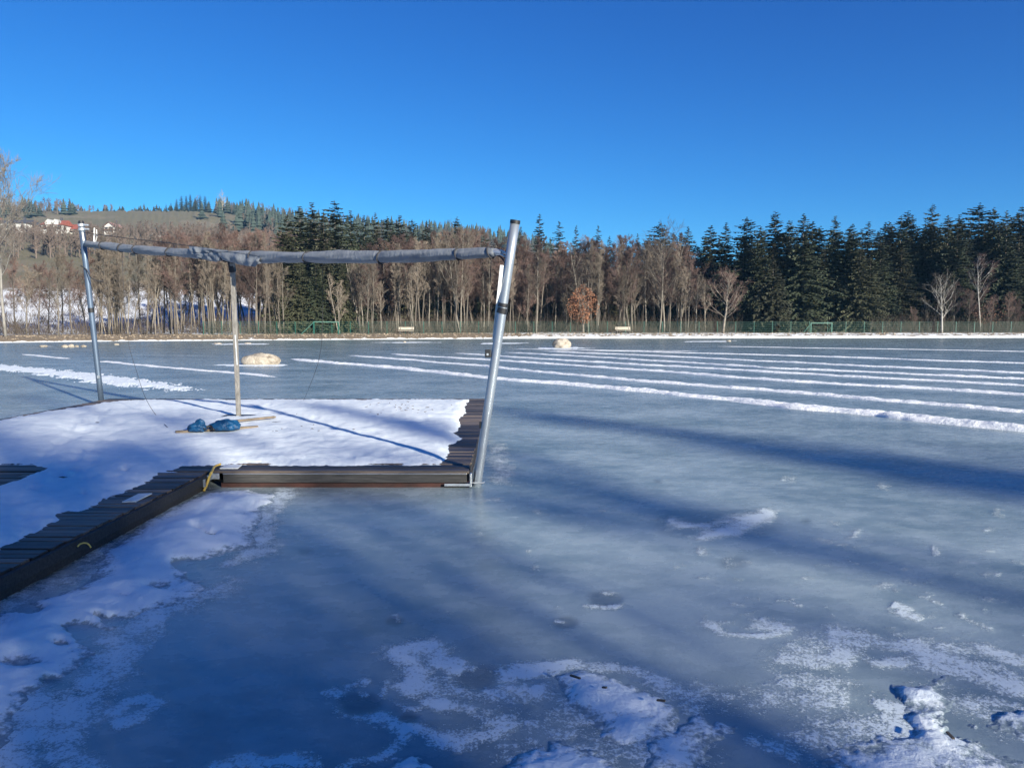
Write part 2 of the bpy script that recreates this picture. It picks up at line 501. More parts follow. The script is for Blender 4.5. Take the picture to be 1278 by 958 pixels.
MID = (380, 700, 2.84); RGT = (820, 700, 2.79); LFT = (0, 600, 2.676); C4 = (600, 540, 1.885)
for p, r, a in [([(350, 330), (440, 300), (510, 330)], 16, .7), ([(350, 350), (420, 400), (430, 460)], 17, .75), ([(510, 370), (600, 410), (700, 420), (820, 400), (960, 375)], 15, .8),
                ([(960, 375), (1100, 385), (1278, 440)], 13, .7), ([(80, 490), (130, 450), (200, 440)], 7, .6), ([(90, 540), (200, 580), (330, 620), (480, 650)], 13, .65),
                ([(480, 640), (600, 640), (680, 590), (560, 540), (480, 520)], 17, .6), ([(430, 470), (560, 460), (700, 480), (830, 480)], 20, .7), ([(300, 450), (400, 460)], 10, .6),
                ([(330, 630), (240, 700), (60, 730)], 9, .5), ([(330, 540), (400, 545)], 9, .5), ([(270, 470), (275, 520)], 5, .6), ([(700, 560), (900, 620)], 18, .35),
                ([(760, 690), (1000, 690)], 26, .6), ([(1000, 560), (1278, 660)], 40, .6)]:
    fs_(A(p, *MID), r, a)
for p, r, a in [([(200, 200), (240, 255), (340, 275), (430, 265)], 8, .65), ([(200, 200), (300, 205)], 6, .5), ([(370, 230), (420, 250)], 12, .6),
                ([(600, 240), (720, 260), (850, 280), (1000, 300), (1150, 320), (1278, 335)], 13, .62), ([(460, 350), (560, 370), (640, 350), (620, 290)], 22, .68), ([(500, 430), (560, 490)], 22, .55),
                ([(760, 350), (850, 340), (930, 320)], 18, .55), ([(900, 320), (1000, 350), (1120, 370), (1278, 420)], 20, .65), ([(0, 440), (120, 470), (300, 500), (450, 500)], 24, .5), ([(1100, 480), (1278, 500)], 18, .45),
                ([(800, 155), (890, 185)], 6, .7), ([(1070, 180), (1160, 225)], 6, .65), ([(410, 130), (465, 155)], 3.5, .6), ([(560, 300), (620, 320)], 26, .5), ([(620, 620), (760, 600)], 40, .6),
                ([(330, 640), (500, 690)], 14, .6), ([(750, 520), (830, 530)], 16, .6), ([(620, 450), (700, 470)], 16, .3), ([(1000, 460), (1278, 600)], 22, .4)]:
    fs_(A(p, *RGT), r, a)
for p, r, a in [([(187, 768), (131, 838), (80, 880), (55, 925), (95, 975)], 26, .68), ([(30, 880), (10, 960)], 34, .7), ([(124, 888), (140, 875), (175, 868), (195, 880), (175, 893), (130, 900)], 11, .62),
                ([(284, 955), (320, 944), (370, 950)], 13, .66), ([(355, 617), (335, 640), (335, 680), (290, 700)], 12, .6), ([(295, 729), (270, 745), (225, 762)], 13, .5),
                ([(0, 757), (100, 715), (160, 650)], 18, .38), ([(838, 649), (880, 656)], 6, .7), ([(885, 666), (918, 658), (950, 644)], 11, .85), ([(740, 756), (770, 758)], 5, .65),
                ([(620, 560), (625, 600)], 13, .42), ([(180, 640), (240, 620)], 26, .35)]:
    fs_(p, r, a)
for x, y in [(512, 277), (578, 298), (630, 302), (632, 378), (648, 428), (945, 362), (1055, 370), (985, 410), (720, 110), (960, 120), (1070, 268), (850, 260), (1250, 300), (1265, 320)]:
    fs_(A([(x - 8, y), (x + 6, y + 2)], *C4), 4.0, .5)
rr = random.Random(3)
for _ in range(90):
    u0 = rr.uniform(380, 1278); v0 = rr.uniform(560, 900)
    if rr.random() < .55: u0 = rr.uniform(820, 1300); v0 = rr.uniform(640, 800)
    fs_([(u0, v0), (u0 + rr.uniform(2, 12), v0 + rr.uniform(-1, 3))], rr.uniform(2.2, 4.5), rr.uniform(.25, .42))
for x, y, rx in [(190, 505, 33), (610, 415, 34), (370, 555, 14), (1065, 135, 25), (320, 215, 13), (925, 220, 18)]:
    (a, c), = A([(x, y)], *MID)
    d = np.hypot(U - a, (V - c) * 2.0) / rx; m_ = 1 - sst(.55, 1.15, d + .35 * (fbm(X * 9, Y * 9, 3, 3) - .5)); meltm = np.maximum(meltm, .45 * m_); frost *= 1 - .9 * m_
    fs_([(a - rx * .2, c - rx * .22), (a + rx * .15, c - rx * .2)], 4.5, .55)
for a, c, rx in [(1005, 650, 8), (820, 600, 7), (870, 652, 30), (915, 702, 22), (382, 688, 12), (240, 745, 34), (65, 850, 18)]:
    d = np.hypot(U - a, (V - c) * 2.2) / rx; meltm = np.maximum(meltm, .35 * (1 - sst(.4, 1.2, d)))
meltm = np.maximum(meltm, .6 * (1 - sst(.3, 1.2, stroke(U, V, [(-20, 760), (60, 712), (140, 670), (245, 615), (262, 609)], 13))))
meltm *= 1 - np.clip(frost * 1.2, 0, 1) * .6
for p, r, a in [([(840, 649), (862, 652), (884, 655)], 6, .6), ([(880, 665), (905, 661), (925, 657), (945, 649)], 10, .60), ([(895, 652), (930, 646), (950, 643)], 7, .55), ([(742, 757), (768, 758)], 5, .8)]:
    fs_(p, r, a, .45)
meltm = np.maximum(meltm, .3 * (1 - sst(.6, 1.3, stroke(U, V, [(850, 652), (940, 655)], 34))) * (frost < .2))
cloud = .10 * (fbm(X * .5 + 7, Y * .2, 4, 21) - .5)
dist = np.hypot(X, Y)
ripple = np.interp(dist, [5, 9, 14, 30, 70], [.06, .35, 1, 1, .4])
cloud += np.interp(dist, [3, 8, 20, 60, 100], [.13, .12, .06, -.01, -.04])  # nearer ice is cloudier, also lightened in colour to make up for deep shade
Zi = (fbm(X * .9, Y * .9, 3, 31) - .5) * .012 + meltm * -.008 + np.clip(frost, 0, 1) * .004
Zi = np.where(dist < 40, Zi, 0)
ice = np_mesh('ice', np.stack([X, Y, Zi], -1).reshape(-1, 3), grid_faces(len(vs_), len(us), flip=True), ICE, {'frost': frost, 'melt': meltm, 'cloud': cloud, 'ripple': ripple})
tag(ice, 'blue-grey frozen surface of the pond with frost patches', kind='structure')

# ------------------------------------------------------------------ snow lying on the ice (real relief)
def drift(name, polys, H, label, step=2.0, z0=0.0, edge=.10, holes=(), dents=(), noise=1.0, rough=.35, ys=1.8, zbase=0.0, m=None):
    us = [p[0] for q in polys for p in q]; vs = [p[1] for q in polys for p in q]
    uu = np.arange(min(us) - 12, max(us) + 12, step); vv = np.arange(min(vs) - 8, max(vs) + 8, step * .8)
    U, V = np.meshgrid(uu, vv); X, Y = levelmap(U, V, zbase)
    sc = Y / F
    s = np.full(U.shape, -1e9)
    for q in polys:
        s = np.maximum(s, sdf(U, V * ys, [(a, b * ys) for a, b in q]))
    for q in holes:
        s = np.minimum(s, -sdf(U, V * ys, [(a, b * ys) for a, b in q]))
    sm = s * sc
    n = fbm(X * 4, Y * 4, 5, 41) - .5; n2 = fbm(X * 24, Y * 24, 4, 43) - .5
    sm = sm + (n * rough + n2 * rough * .5) * .6
    t = H * (1 - np.exp(-np.clip(sm, 0, None) / edge)) * (1 + noise * (fbm(X * 1.7, Y * 1.7, 3, 47) - .5) * 1.3 + noise * (fbm(X * 9, Y * 9, 3, 49) - .5) * .22)
    if zbase > 0:
        t = t * (1 + .55 * (fbm(X * 1.5 + Y * 1.1, Y * 4.2 - X * .5, 4, 71) - .5) + .35 * (fbm(X * 6, Y * 11, 3, 72) - .5))
    t = np.where(sm > 0, t, sm * .5)
    for a, b, rx, dp in dents:
        d = np.hypot((U - a) / 1.35, (V - b) * 2.0) / rx
        d = d + .9 * (fbm(X * 7 + a, Y * 7, 3, 53) - .5)
        t = t - dp * np.exp(-np.clip(d, 0, 3) ** 3) 
    tt = t + zbase + z0
    ok = (t > -.012)
    keep = ok[:-1, :-1] | ok[1:, :-1] | ok[:-1, 1:] | ok[1:, 1:]
    f = grid_faces(len(vv), len(uu), keep, flip=True)
    P = np.stack([X, Y, np.maximum(tt, zbase + z0 - .03)], -1).reshape(-1, 3)
    P, f, (tk,) = compact(P, f, (t.reshape(-1),))
    o = np_mesh(name, P, f, m or (WETSNOW if zbase == 0 and ys < 3 else SNOW), {'thick': tk})
    return tag(o, label, 'snow', kind='stuff')


LA = [(262, 615), (310, 611), (352, 617), (329, 634), (328, 649), (318, 667), (322, 682), (299, 690), (269, 697), (228, 708), (232, 722), (270, 731), (250, 744), (218, 758), (187, 764), (158, 774), (142, 796), (118, 816), (98, 830), (76, 854), (37, 869), (19, 899), (6, 929), (-30, 970), (-160, 1000), (-220, 900), (-120, 815), (0, 768), (49, 746), (93, 735), (120, 712), (131, 690), (168, 660), (209, 634)]
drift('snow_drift', [LA], .085, 'large smooth snow drift lying on the ice beside the walkway', edge=.30,
      dents=[(232, 704, 12, .09), (65, 850, 10, .10), (98, 787, 20, .075), (20, 826, 22, .06), (180, 778, 10, .06), (250, 662, 8, .05), (40, 762, 16, .04), (110, 800, 12, .07), (200, 735, 14, .03), (300, 640, 12, .03), (262, 668, 7, .06), (140, 775, 9, .06), (60, 740, 8, .05), (150, 742, 12, .035), (75, 805, 8, .07), (122, 770, 6, .07)], rough=.22)
drift('snow_drift', [A([(880, 405), (980, 388), (1060, 405), (1180, 450), (1270, 490), (1290, 560), (1268, 640), (1150, 660), (1060, 635), (1020, 570), (930, 520), (905, 460)], *MID)], .07,
      'sharp-edged thick snow patch with dark twigs, below the middle of the ice', edge=.16, rough=.13, noise=.6, dents=[(823, 872, 7, .02), (790, 895, 18, .015), (740, 870, 22, -.012)])
drift('snow_drift', [A([(640, 760), (740, 700), (900, 655), (1000, 668), (1110, 705), (1180, 760), (1100, 800), (700, 800)], *MID), A([(300, 760), (330, 715), (380, 705), (440, 725), (460, 760)], *MID)], .045,
      'low snow patches at the lower edge, under the thick sharp-edged patch', edge=.12, rough=.25)
drift('snow_drift', [A([(-10, 480), (45, 520), (60, 590), (150, 545), (265, 580), (190, 640), (170, 760), (-60, 760), (-60, 600)], *RGT)], .045,
      'soft snow patch between the sharp-edged patch and the branching drift', edge=.12, rough=.3)
drift('snow_drift', [A([(715, 380), (850, 425), (905, 440), (1000, 385), (1050, 400), (1000, 440), (1040, 490), (960, 520), (905, 505), (960, 560), (1060, 615), (1290, 690), (1290, 800), (640, 800), (610, 690), (700, 640), (790, 590), (880, 570), (862, 490), (790, 435)], *RGT),
                    A([(1085, 570), (1200, 545), (1290, 510), (1400, 560), (1350, 660), (1290, 640), (1180, 610)], *RGT)], .048, 'branching snow drift in the lower right corner of the ice', edge=.30, rough=.3, noise=.7,
      dents=[(1180, 838, 6, .03), (1186, 915, 9, .03), (1138, 868, 20, -.022), (1160, 900, 24, -.02), (1200, 925, 30, -.02), (1262, 893, 26, -.016), (1120, 915, 20, .02)])

drift('snow_drift', [A([(480, 800), (540, 690), (640, 640), (760, 610), (860, 600), (1000, 640), (1290, 690), (1500, 760), (1500, 900), (480, 900)], *RGT)], .032, 'wide flat snow crust at the very bottom, under the branching drift', edge=.2, rough=.5, noise=.9)
# ------------------------------------------------------------------ ploughed ridges of snow
def ridge(pts, wd, ht, label, group='ploughed ridges of snow across the pond', gap=0.0):
    P = [G(u, v) for u, v in pts]
    # resample
    out = []; L = 0
    for a, b in zip(P, P[1:]):
        n = max(2, int((b - a).length / (.09 if a.length < 26 else .2 if a.length < 45 else .4)))
        for i in range(n): out.append(a.lerp(b, i / n))
    out.append(P[-1])
    Pn = np.array([[p.x, p.y] for p in out]); s = np.concatenate([[0], np.cumsum(np.hypot(*(Pn[1:] - Pn[:-1]).T))])
    T = np.gradient(Pn, axis=0); T /= np.linalg.norm(T, axis=1)[:, None]; N = np.stack([-T[:, 1], T[:, 0]], 1)
    seed = (abs(hash(pts[0])) % 1000) if False else int(pts[0][0] * 7 + pts[0][1]) % 997
    q = np.linspace(-1, 1, 15)
    SS, Q = np.meshgrid(s, q, indexing='ij')
    wob = (fbm(s * .35, s * 0 + seed, 3) - .5) * wd * 1.2
    wv = wd * (.55 + .9 * fbm(s * .8, s * 0 + 3.3 + seed, 3)) * .5
    end = np.minimum(sst(0, 3, s), sst(0, 3, s[-1] - s)); wv = wv * (.3 + .7 * end)
    XX = Pn[:, 0][:, None] + N[:, 0][:, None] * (wob[:, None] + Q * wv[:, None])
    YY = Pn[:, 1][:, None] + N[:, 1][:, None] * (wob[:, None] + Q * wv[:, None])
    lump = fbm(XX * 5, YY * 5, 4, seed); lump2 = fbm(XX * 1.3, YY * 1.3, 3, seed + 5)
    gp = sst(gap, gap + .14, fbm(SS * .22, SS * 0 + seed + .7, 3)) if gap else 1
    ZZ = ht * .85 * (1 - Q ** 2) ** .7 * (.25 + .9 * lump + .6 * lump2) * end[:, None] * gp - .012 + (lump - .5) * .02
    ZZ = np.where(np.abs(Q) > .98, -.02, ZZ)
    o = np_mesh('snow_ridge', np.stack([XX, YY, ZZ], -1).reshape(-1, 3), grid_faces(len(s), len(q), flip=True), CRUST)
    return tag(o, label, 'snow ridge', group)


ORD = ['first', 'second', 'third', 'fourth', 'fifth', 'sixth', 'seventh', 'eighth', 'ninth', 'tenth', 'eleventh', 'twelfth', 'thirteenth', 'fourteenth', 'fifteenth', 'sixteenth', 'seventeenth', 'eighteenth', 'nineteenth', 'twentieth']
ridge([(358, 447), (447, 455.5), (560, 466), (640, 474.5), (760, 484), (860, 494.5), (915, 499.5), (1000, 508.5), (1100, 517.5), (1278, 534), (1500, 558)], .55, .085, 'nearest long snow ridge, running from the boulder past the leaning pole')
RD = ['first', 'second', 'third', 'fourth', 'fifth', 'sixth', 'seventh', 'eighth', 'ninth', 'tenth', 'eleventh', 'twelfth', 'thirteenth', 'fourteenth', 'fifteenth', 'sixteenth', 'seventeenth', 'eighteenth', 'nineteenth', 'twentieth']
ridge([(358, 447), (447, 455.5), (560, 466), (640, 474.5), (760, 484), (860, 494.5), (905, 499)], .62, .10, 'nearest long snow ridge, its stretch just beyond the leaning pole')
ridge([(1010, 508.5), (870, 497), (895, 497.6), (1000, 509), (1100, 517.5), (1278, 535), (1500, 560)][2:], .62, .12, 'nearest long snow ridge, its lumpy stretch running out of the frame')
RD = [([(425, 443), (600, 456), (640, 460.5), (740, 470), (900, 483), (1000, 490.5), (1100, 499), (1278, 513), (1450, 527)], .5, .075),
      ([(478, 441), (640, 451), (760, 459), (960, 473.5), (1278, 493), (1450, 505)], .5, .075),
      ([(560, 440), (640, 445.5), (800, 455), (960, 464), (1278, 481), (1450, 491)], .5, .07),
      ([(620, 439), (760, 446.5), (960, 459), (1120, 466), (1278, 473), (1450, 481)], .5, .07),
      ([(670, 437.5), (860, 446), (960, 451), (1278, 465.5), (1450, 474)], .6, .07),
      ([(700, 436), (960, 443), (1120, 448), (1278, 453.5), (1450, 459)], .65, .07),
      ([(880, 432), (1040, 434.5), (1278, 438.5), (1450, 441)], .9, .05)]
for i, (p, a, h) in enumerate(RD):
    ridge(p, a, h, f'{ORD[i + 1]} long snow ridge behind the nearest one, on the open ice')
ridge([(20, 441.5), (70, 446), (170, 455), (300, 466), (365, 472)], .5, .05, 'thin snow ridge behind the pontoon, crossing the tilted blue-grey pole', gap=.3)
ridge([(90, 431.5), (60, 432), (30, 433)][::-1], 2.0, .03, 'flat snow strip near the far shore beside small rocks')
ridge([(620, 435), (760, 437), (900, 438.2)], .9, .03, 'faint broken snow line just behind the small boulder', gap=.42)
ridge([(380, 489), (420, 487), (480, 487)], .35, .02, 'short thin snow streak just behind the pontoon', gap=.2)
ridge([(250, 497), (310, 492), (362, 490)], .35, .02, 'short snow streak touching the far pontoon edge behind the wooden post')
drift('snow_patch', [[(-60, 452), (0, 455), (60, 460), (130, 467), (200, 477), (250, 485.5), (235, 487), (190, 485), (140, 480), (100, 474.5), (70, 471), (20, 463), (-60, 461)]], .05,
      'long tapering snow patch on the ice behind the pontoon', step=1.2, edge=.4, rough=2.6, ys=7)
drift('snow_patch', [[(262, 455.5), (290, 454), (350, 454), (362, 455.5), (345, 457.2), (290, 457.2)]], .03, 'thin snow collar around the long flat boulder', step=1.2, edge=.4, rough=.8, ys=9)
drift('snow_patch', [[(668, 433), (720, 433), (745, 434.8), (690, 436), (672, 435)]], .03, 'thin snow collar around the small upright boulder', step=1, edge=.4, rough=.8, ys=12)
drift('snow_patch', [[(262, 429.0), (330, 428.6), (340, 429.6), (268, 430.2)], [(460, 427.2), (520, 426.6), (560, 427.2), (500, 428)], [(600, 428), (668, 427.5), (640, 429), (600, 429.4)], [(860, 425.6), (920, 425.2), (905, 426.6), (850, 426.8)]], .06,
      'low snow strips on the ice just off the far shore', step=.6, edge=.5, rough=1.0, ys=16)

# ------------------------------------------------------------------ pontoon
ZD = .20
XL, XR, YN, YF = -9.62, -.53, 9.06, 17.95
pon = empty('pontoon', (-5, 13, 0), 'wide wooden swimming pontoon frozen in the ice, mostly under snow', 'pontoon')
rr = random.Random(5)


def decking(x0, x1, y0, y1, parent, bw=.098, gap=.017):
    m = MB(); y = y0
    while y + bw <= y1 + .001:
        xs = [x0, x0 + (x1 - x0) * rr.uniform(.35, .65), x1]
        for a, b in zip(xs, xs[1:]):
            e0 = rr.uniform(-.008, .008) if a == x0 else .003; e1 = rr.uniform(-.010, .010) if b == x1 else -.003
            m.box(((a + b + e0 + e1) / 2, y + bw / 2, ZD - .016 + rr.uniform(-.004, .004)), (b - a + e1 - e0, bw, .03), Matrix.Rotation(rr.uniform(-.0012, .0012), 3, 'Z'))
        y += bw + gap
    return m.build('decking', PLANK, parent, bevel=.004)


decking(XL, XR, YN + .01, YF, pon)
def one(name, c, d, m, parent, bevel=.004):
    k = MB(); k.box(c, d); return k.build(name, m, parent, bevel=bevel)


one('side_beam', (-2.03, YN - .01, .12), (2.96, .05, .105), BEAM, pon, .006)
one('side_beam', (XR - .02, (YN + YF) / 2, .12), (.05, YF - YN - .1, .11), BEAM, pon)
one('side_beam', (XL + .02, (YN + YF) / 2, .12), (.05, YF - YN - .1, .11), BEAM, pon)
one('side_beam', ((XL + XR) / 2, YF - .0, .12), (XR - XL - .1, .05, .11), BEAM, pon)
one('edge_strip', (-2.03, YN - .033, .178), (2.96, .024, .006), GALV, pon, .002)
one('steel_channel', (-2.1, YN + .03, .03), (2.9, .05, .07), RUST, pon)
one('steel_channel', (XR - .03, (YN + YF) / 2, .03), (.05, YF - YN - .2, .07), RUST, pon)
k = MB(); k.box((-.66, YN - .05, .045), (.32, .02, .03)); k.box((-.50, YN - .02, .1), (.02, .08, .16)); k.build('corner_bracket', GALV, pon, bevel=.003)
k = MB(); k.box((-2, 13.4, -.06), (2.4, 8.4, .18)); k.build('float', BLACK, pon)
k = MB(); k.box((-7.2, 13.4, -.06), (2.6, 8.4, .18)); k.build('float', BLACK, pon)

wk = empty('walkway', (-6, 7, 0), 'dark plank walkway with snow joining the pontoon to the bank', 'walkway')
XW = -3.70
decking(-9.6, XW, 2.0, YN - .01, wk)
one('side_beam', (XW + .022, (2.0 + YN) / 2 - .05, .128), (.045, YN - 2.1, .105), DBEAM, wk, .006)
one('side_beam', (XW - .01, (2.0 + YN) / 2 - .05, .035), (.045, YN - 2.1, .06), DBEAM, wk, .005)
k = MB(); k.box((-6.5, 5.5, -.07), (4.6, 6.6, .16)); k.build('float', BLACK, wk)
j = G(255, 600, .12)
k = MB(); k.box((XW + .06, YN - .09, .15), (.02, .16, .07)); k.box((XW + .10, YN - .045, .15), (.10, .02, .07)); k.box((XW + .05, YN - .25, .11), (.02, .05, .09))
for dx, dy in ((.075, -.12), (.075, -.06)): k.tube([(XW + dx, YN + dy, .15), (XW + dx + .02, YN + dy, .15)], .012, 6)
k.build('hinge_bracket', GALV, wk, bevel=.003)

# snow on the decks
DS = [(585, 499), (581, 508), (582, 515), (571, 524), (574, 532), (568, 540), (576, 547), (560, 556), (562, 566), (550, 579), (480, 579.5), (400, 580), (330, 579), (262, 581), (229, 581.5), (216, 587), (199, 590), (188, 600), (167, 608), (150, 617), (128, 622), (121, 629), (100, 638), (75, 645), (56, 658), (35, 668), (0, 683), (-140, 742), (-600, 742), (-480, 565), (-215, 540), (-60, 530), (0, 523.5), (60, 513), (128, 502.5), (160, 499), (210, 498), (585, 498)]
HOLE = [(-200, 576), (-60, 579), (40, 579), (60, 583), (48, 589), (30, 596), (8, 602), (-20, 612), (-120, 632), (-260, 640)]
rr = random.Random(11)
dents = [(79, 597, 7, .09), (40, 612, 5, .06), (104, 618, 4, .05), (156, 590, 4, .05)]
dents += [(79, 597, 4, .02), (49, 604, 9, .035), (63, 614, 12, .03), (22, 632, 11, .03), (40, 644, 12, .03), (144, 602, 9, .03), (128, 514, 7, .03), (83, 535, 8, .03), (103, 542, 8, .03), (73, 557, 8, .035), (113, 564, 9, .03), (90, 549, 7, .03), (118, 527, 7, .03), (96, 529, 6, .03), (60, 570, 9, .03), (88, 577, 8, .03), (100, 590, 8, .03), (30, 655, 11, .03), (78, 640, 9, .025)]
for _ in range(60):
    if rr.random() < .6:
        q = rr.random(); u0 = 130 - 60 * q + rr.uniform(-30, 40); v0 = 512 + 90 * q
    else:
        u0 = rr.uniform(150, 560); v0 = rr.uniform(502, 575)
    dents.append((u0, v0, rr.uniform(3, 7) * (v0 - 380) / 150, rr.uniform(.006, .022)))
drift('deck_snow', [DS], .062, 'white trodden snow layer covering the pontoon and walkway', step=1.7, z0=-.004, edge=.10, holes=[HOLE], dents=dents, noise=.55, rough=.16, zbase=ZD)

# ------------------------------------------------------------------ poles
def ip(a, b, n):
    return [Vector(a).lerp(Vector(b), i / (n - 1)) for i in range(n)]


# leaning round pole
b0 = G(595, 606); t0 = D(643, 276, 8.95)
b0 = Vector((b0.x, b0.y, 0)); ax = (t0 - b0); low = b0 - ax * .1
P = empty('mast_pole', b0, 'thick leaning grey metal pole at the near pontoon corner', 'pole')
k = MB(); k.tube(ip(low, t0, 8), .055, 28); k.build('tube', ALU, P, smooth=True).data
k = MB(); k.tube([t0 - ax.normalized() * .03, t0 + ax.normalized() * .012], .060, 28); k.build('end_cap', BLACK, P)


def onpole(v, b=b0, t=t0):
    lo, hi = 0.0, 1.0
    for _ in range(40):
        mid = (lo + hi) / 2; p = b.lerp(t, mid)
        if px_of(p.x, p.y, p.z)[1] > v: lo = mid
        else: hi = mid
    return b.lerp(t, lo)


an = ax.normalized()
for v in (380.5, 387.5):
    c = onpole(v); tl = Vector((0, .0, .0)); n2_ = (an + Vector((.18 if v > 385 else .05, 0, 0)) * .6).normalized()
    k = MB(); h = .022 if v < 385 else .034
    k.tube([c - n2_ * h, c + n2_ * h], [.062, .0615], 24); k.build('strap', BLACK, P, smooth=False)
c = onpole(441); k = MB(); k.box((c.x - .095, c.y + .0, c.z), (.075, .04, .095)); br = k.build('bracket', BLACK, P, bevel=.006)
k = MB(); k.tube([(c.x - .1, c.y - .03, c.z - .01), (c.x - .1, c.y - .015, c.z - .01)], .014, 12); k.build('bolt', GALV, br)
c = onpole(530); k = MB(); k.box((c.x - .062, c.y, c.z), (.03, .03, .08)); k.build('bracket', BLACK, P, bevel=.004)
c = onpole(590); k = MB(); k.tube([(c.x - .3, c.y - .02, .055), (c.x - .05, c.y - .05, .05), (c.x + .065, c.y - .045, .05), (c.x + .07, c.y + .03, .05)], .008, 6); k.build('clamp_wire', GALV, P)
# shackle
s0 = onpole(317.5)
WB = empty('white_strut', D(613, 440, 9.32), 'narrow white board strapped behind the leaning grey pole', 'board')
k = MB(); k.bar(D(626.3, 331, 8.90), D(616.5, 424, 9.17), .042, .022); k.build('board', WHITE, WB, bevel=.003)

# left pole
b1 = D(128, 512, 18.05); b1 = Vector((b1.x, b1.y, -.1)); t1 = D(101.2, 277.5, 17.7)
# pass through the photo's visible foot
f1 = D(126.5, 500, 18.05)
dirv = (t1 - f1).normalized(); b1 = f1 - dirv * ((f1.z + .1) / dirv.z)
P1 = empty('corner_pole', b1, 'blue-grey metal pole tilting outward at the far pontoon corner', 'pole')
k = MB(); k.tube(ip(b1, t1, 6), .062, 20); k.build('tube', ALU2, P1, smooth=True)
k = MB(); k.tube([t1 - dirv * .02, t1 + dirv * .035], [.068, .05], 20); k.build('end_cap', BLACK, P1)
c = onpole(387, b1, t1); k = MB(); k.tube([c - dirv * .055, c + dirv * .055], .068, 20); k.build('strap', BLACK, P1)
for v in (281, 286):
    c = onpole(v, b1, t1); k = MB(); k.tube([c - dirv * .03, c + dirv * .03], .075, 16); k.box(c + Vector((.11, -.02, .0)), (.13, .05, .035)); k.build('clamp', GALV, P1, bevel=.003)
k = MB(); k.bar(onpole(290, b1, t1) + Vector((.045, -.065, 0)), onpole(301, b1, t1) + Vector((.05, -.065, 0)), .03, .02); k.build('latch_rail', WHITE, P1)
c = onpole(333, b1, t1)
pts = [c + Vector((-.08, -.08, .02)), c + Vector((.05, -.09, -.06)), D(113, 346, 17.6), D(120, 350, 17.5), D(129, 351, 17.5)]
k = MB(); k.tube(pts, .012, 6); k.build('cable', ROPE, P1, smooth=True)
c = onpole(470, b1, t1); k = MB(); k.box(c + Vector((.03, -.065, 0)), (.06, .03, .07)); k.build('latch', GALV, P1)

# ------------------------------------------------------------------ rolled awning
LP = onpole(304, b1, t1); RP = onpole(316.5)
dx = RP - LP


def onplane(u, v):
    a, b_, c_ = ray(u, v)                       # a*t = LP.x + s*dx.x ; b*t = LP.y + s*dx.y
    det = a * (-dx.y) + b_ * dx.x
    t = (LP.x * (-dx.y) + dx.x * LP.y) / det
    return Vector((a * t, b_ * t, HC + c_ * t))


AW = empty('rolled_awning', onplane(360, 320), 'grey fabric awning rolled up and tied between the two metal poles', 'awning')
prof = [(105, 303.5, 306.5), (110, 300.6, 308.8), (118, 301.2, 309.8), (135, 303, 312), (163, 305.6, 315.7), (200, 308.5, 318.8), (239, 311, 321.8), (262, 312, 324), (285, 313, 326.5), (300, 313.6, 328), (320, 314.4, 328.5), (345, 314.6, 327.5), (382, 314.2, 327.6), (430, 313.6, 328.2), (477.6, 313, 328.6), (525, 312, 326.3), (573, 310.4, 323.8), (600, 309, 322.8), (613, 308.6, 322), (617, 309.6, 321), (620, 312, 318.6)]
ua = np.array([p[0] for p in prof]); va = np.array([p[1] for p in prof]); vb = np.array([p[2] for p in prof])
N_, K_ = 420, 36
V3 = []; crossd = Vector((-dx.y, dx.x, 0)).normalized()
tieu = [128, 152, 170, 212, 252, 282, 316, 384, 477, 572, 612]
for i in range(N_):
    u = 105 + (620 - 105) * i / (N_ - 1)
    top = np.interp(u, ua, va); bot = np.interp(u, ua, vb)
    pt = onplane(u, top); pb = onplane(u, bot); c = (pt + pb) / 2; r = (pt - pb).length / 2
    s_ = (c - LP).length
    pinch = 1 - .10 * max(math.exp(-((u - t_) / 4.0) ** 2) for t_ in tieu)
    for j in range(K_):
        a = 2 * math.pi * j / K_
        tw = a * 1 + s_ * 1.5
        q = 1 + .07 * math.sin(2 * tw) + .06 * math.sin(3 * a - s_ * 2.3 + 1) + .035 * math.sin(7 * tw - s_ * 4) + .09 * (float(vn(s_ * 7 + a * 2.5, a * 2.2 + 5 - s_, 2)) - .5) + .02 * abs(math.sin(s_ * 7 + 3 * a + 6 * float(vn(s_ * 1.5, a, 12)))) + .06 * (float(vn(s_ * 3.2, a * 2.2 + 9, 6)) - .5)
        # a hem fold running along
        q += .10 * math.exp(-((((a - 1.9 + .35 * math.sin(s_ * .9)) + math.pi) % (2 * math.pi) - math.pi) / .16) ** 2)
        V3.append(c + (Vector((0, 0, 1)) * math.sin(a) + crossd * math.cos(a)) * r * q * pinch)
k = MB(); fs = []
for i in range(N_ - 1):
    for j in range(K_):
        a = i * K_ + j; b_ = i * K_ + (j + 1) % K_; fs.append((a, b_, b_ + K_, a + K_))
fs.append(tuple(range(K_))); fs.append(tuple((N_ - 1) * K_ + j for j in range(K_))[::-1])
k.add(V3, fs); k.build('fabric_roll', FAB, AW, smooth=True)


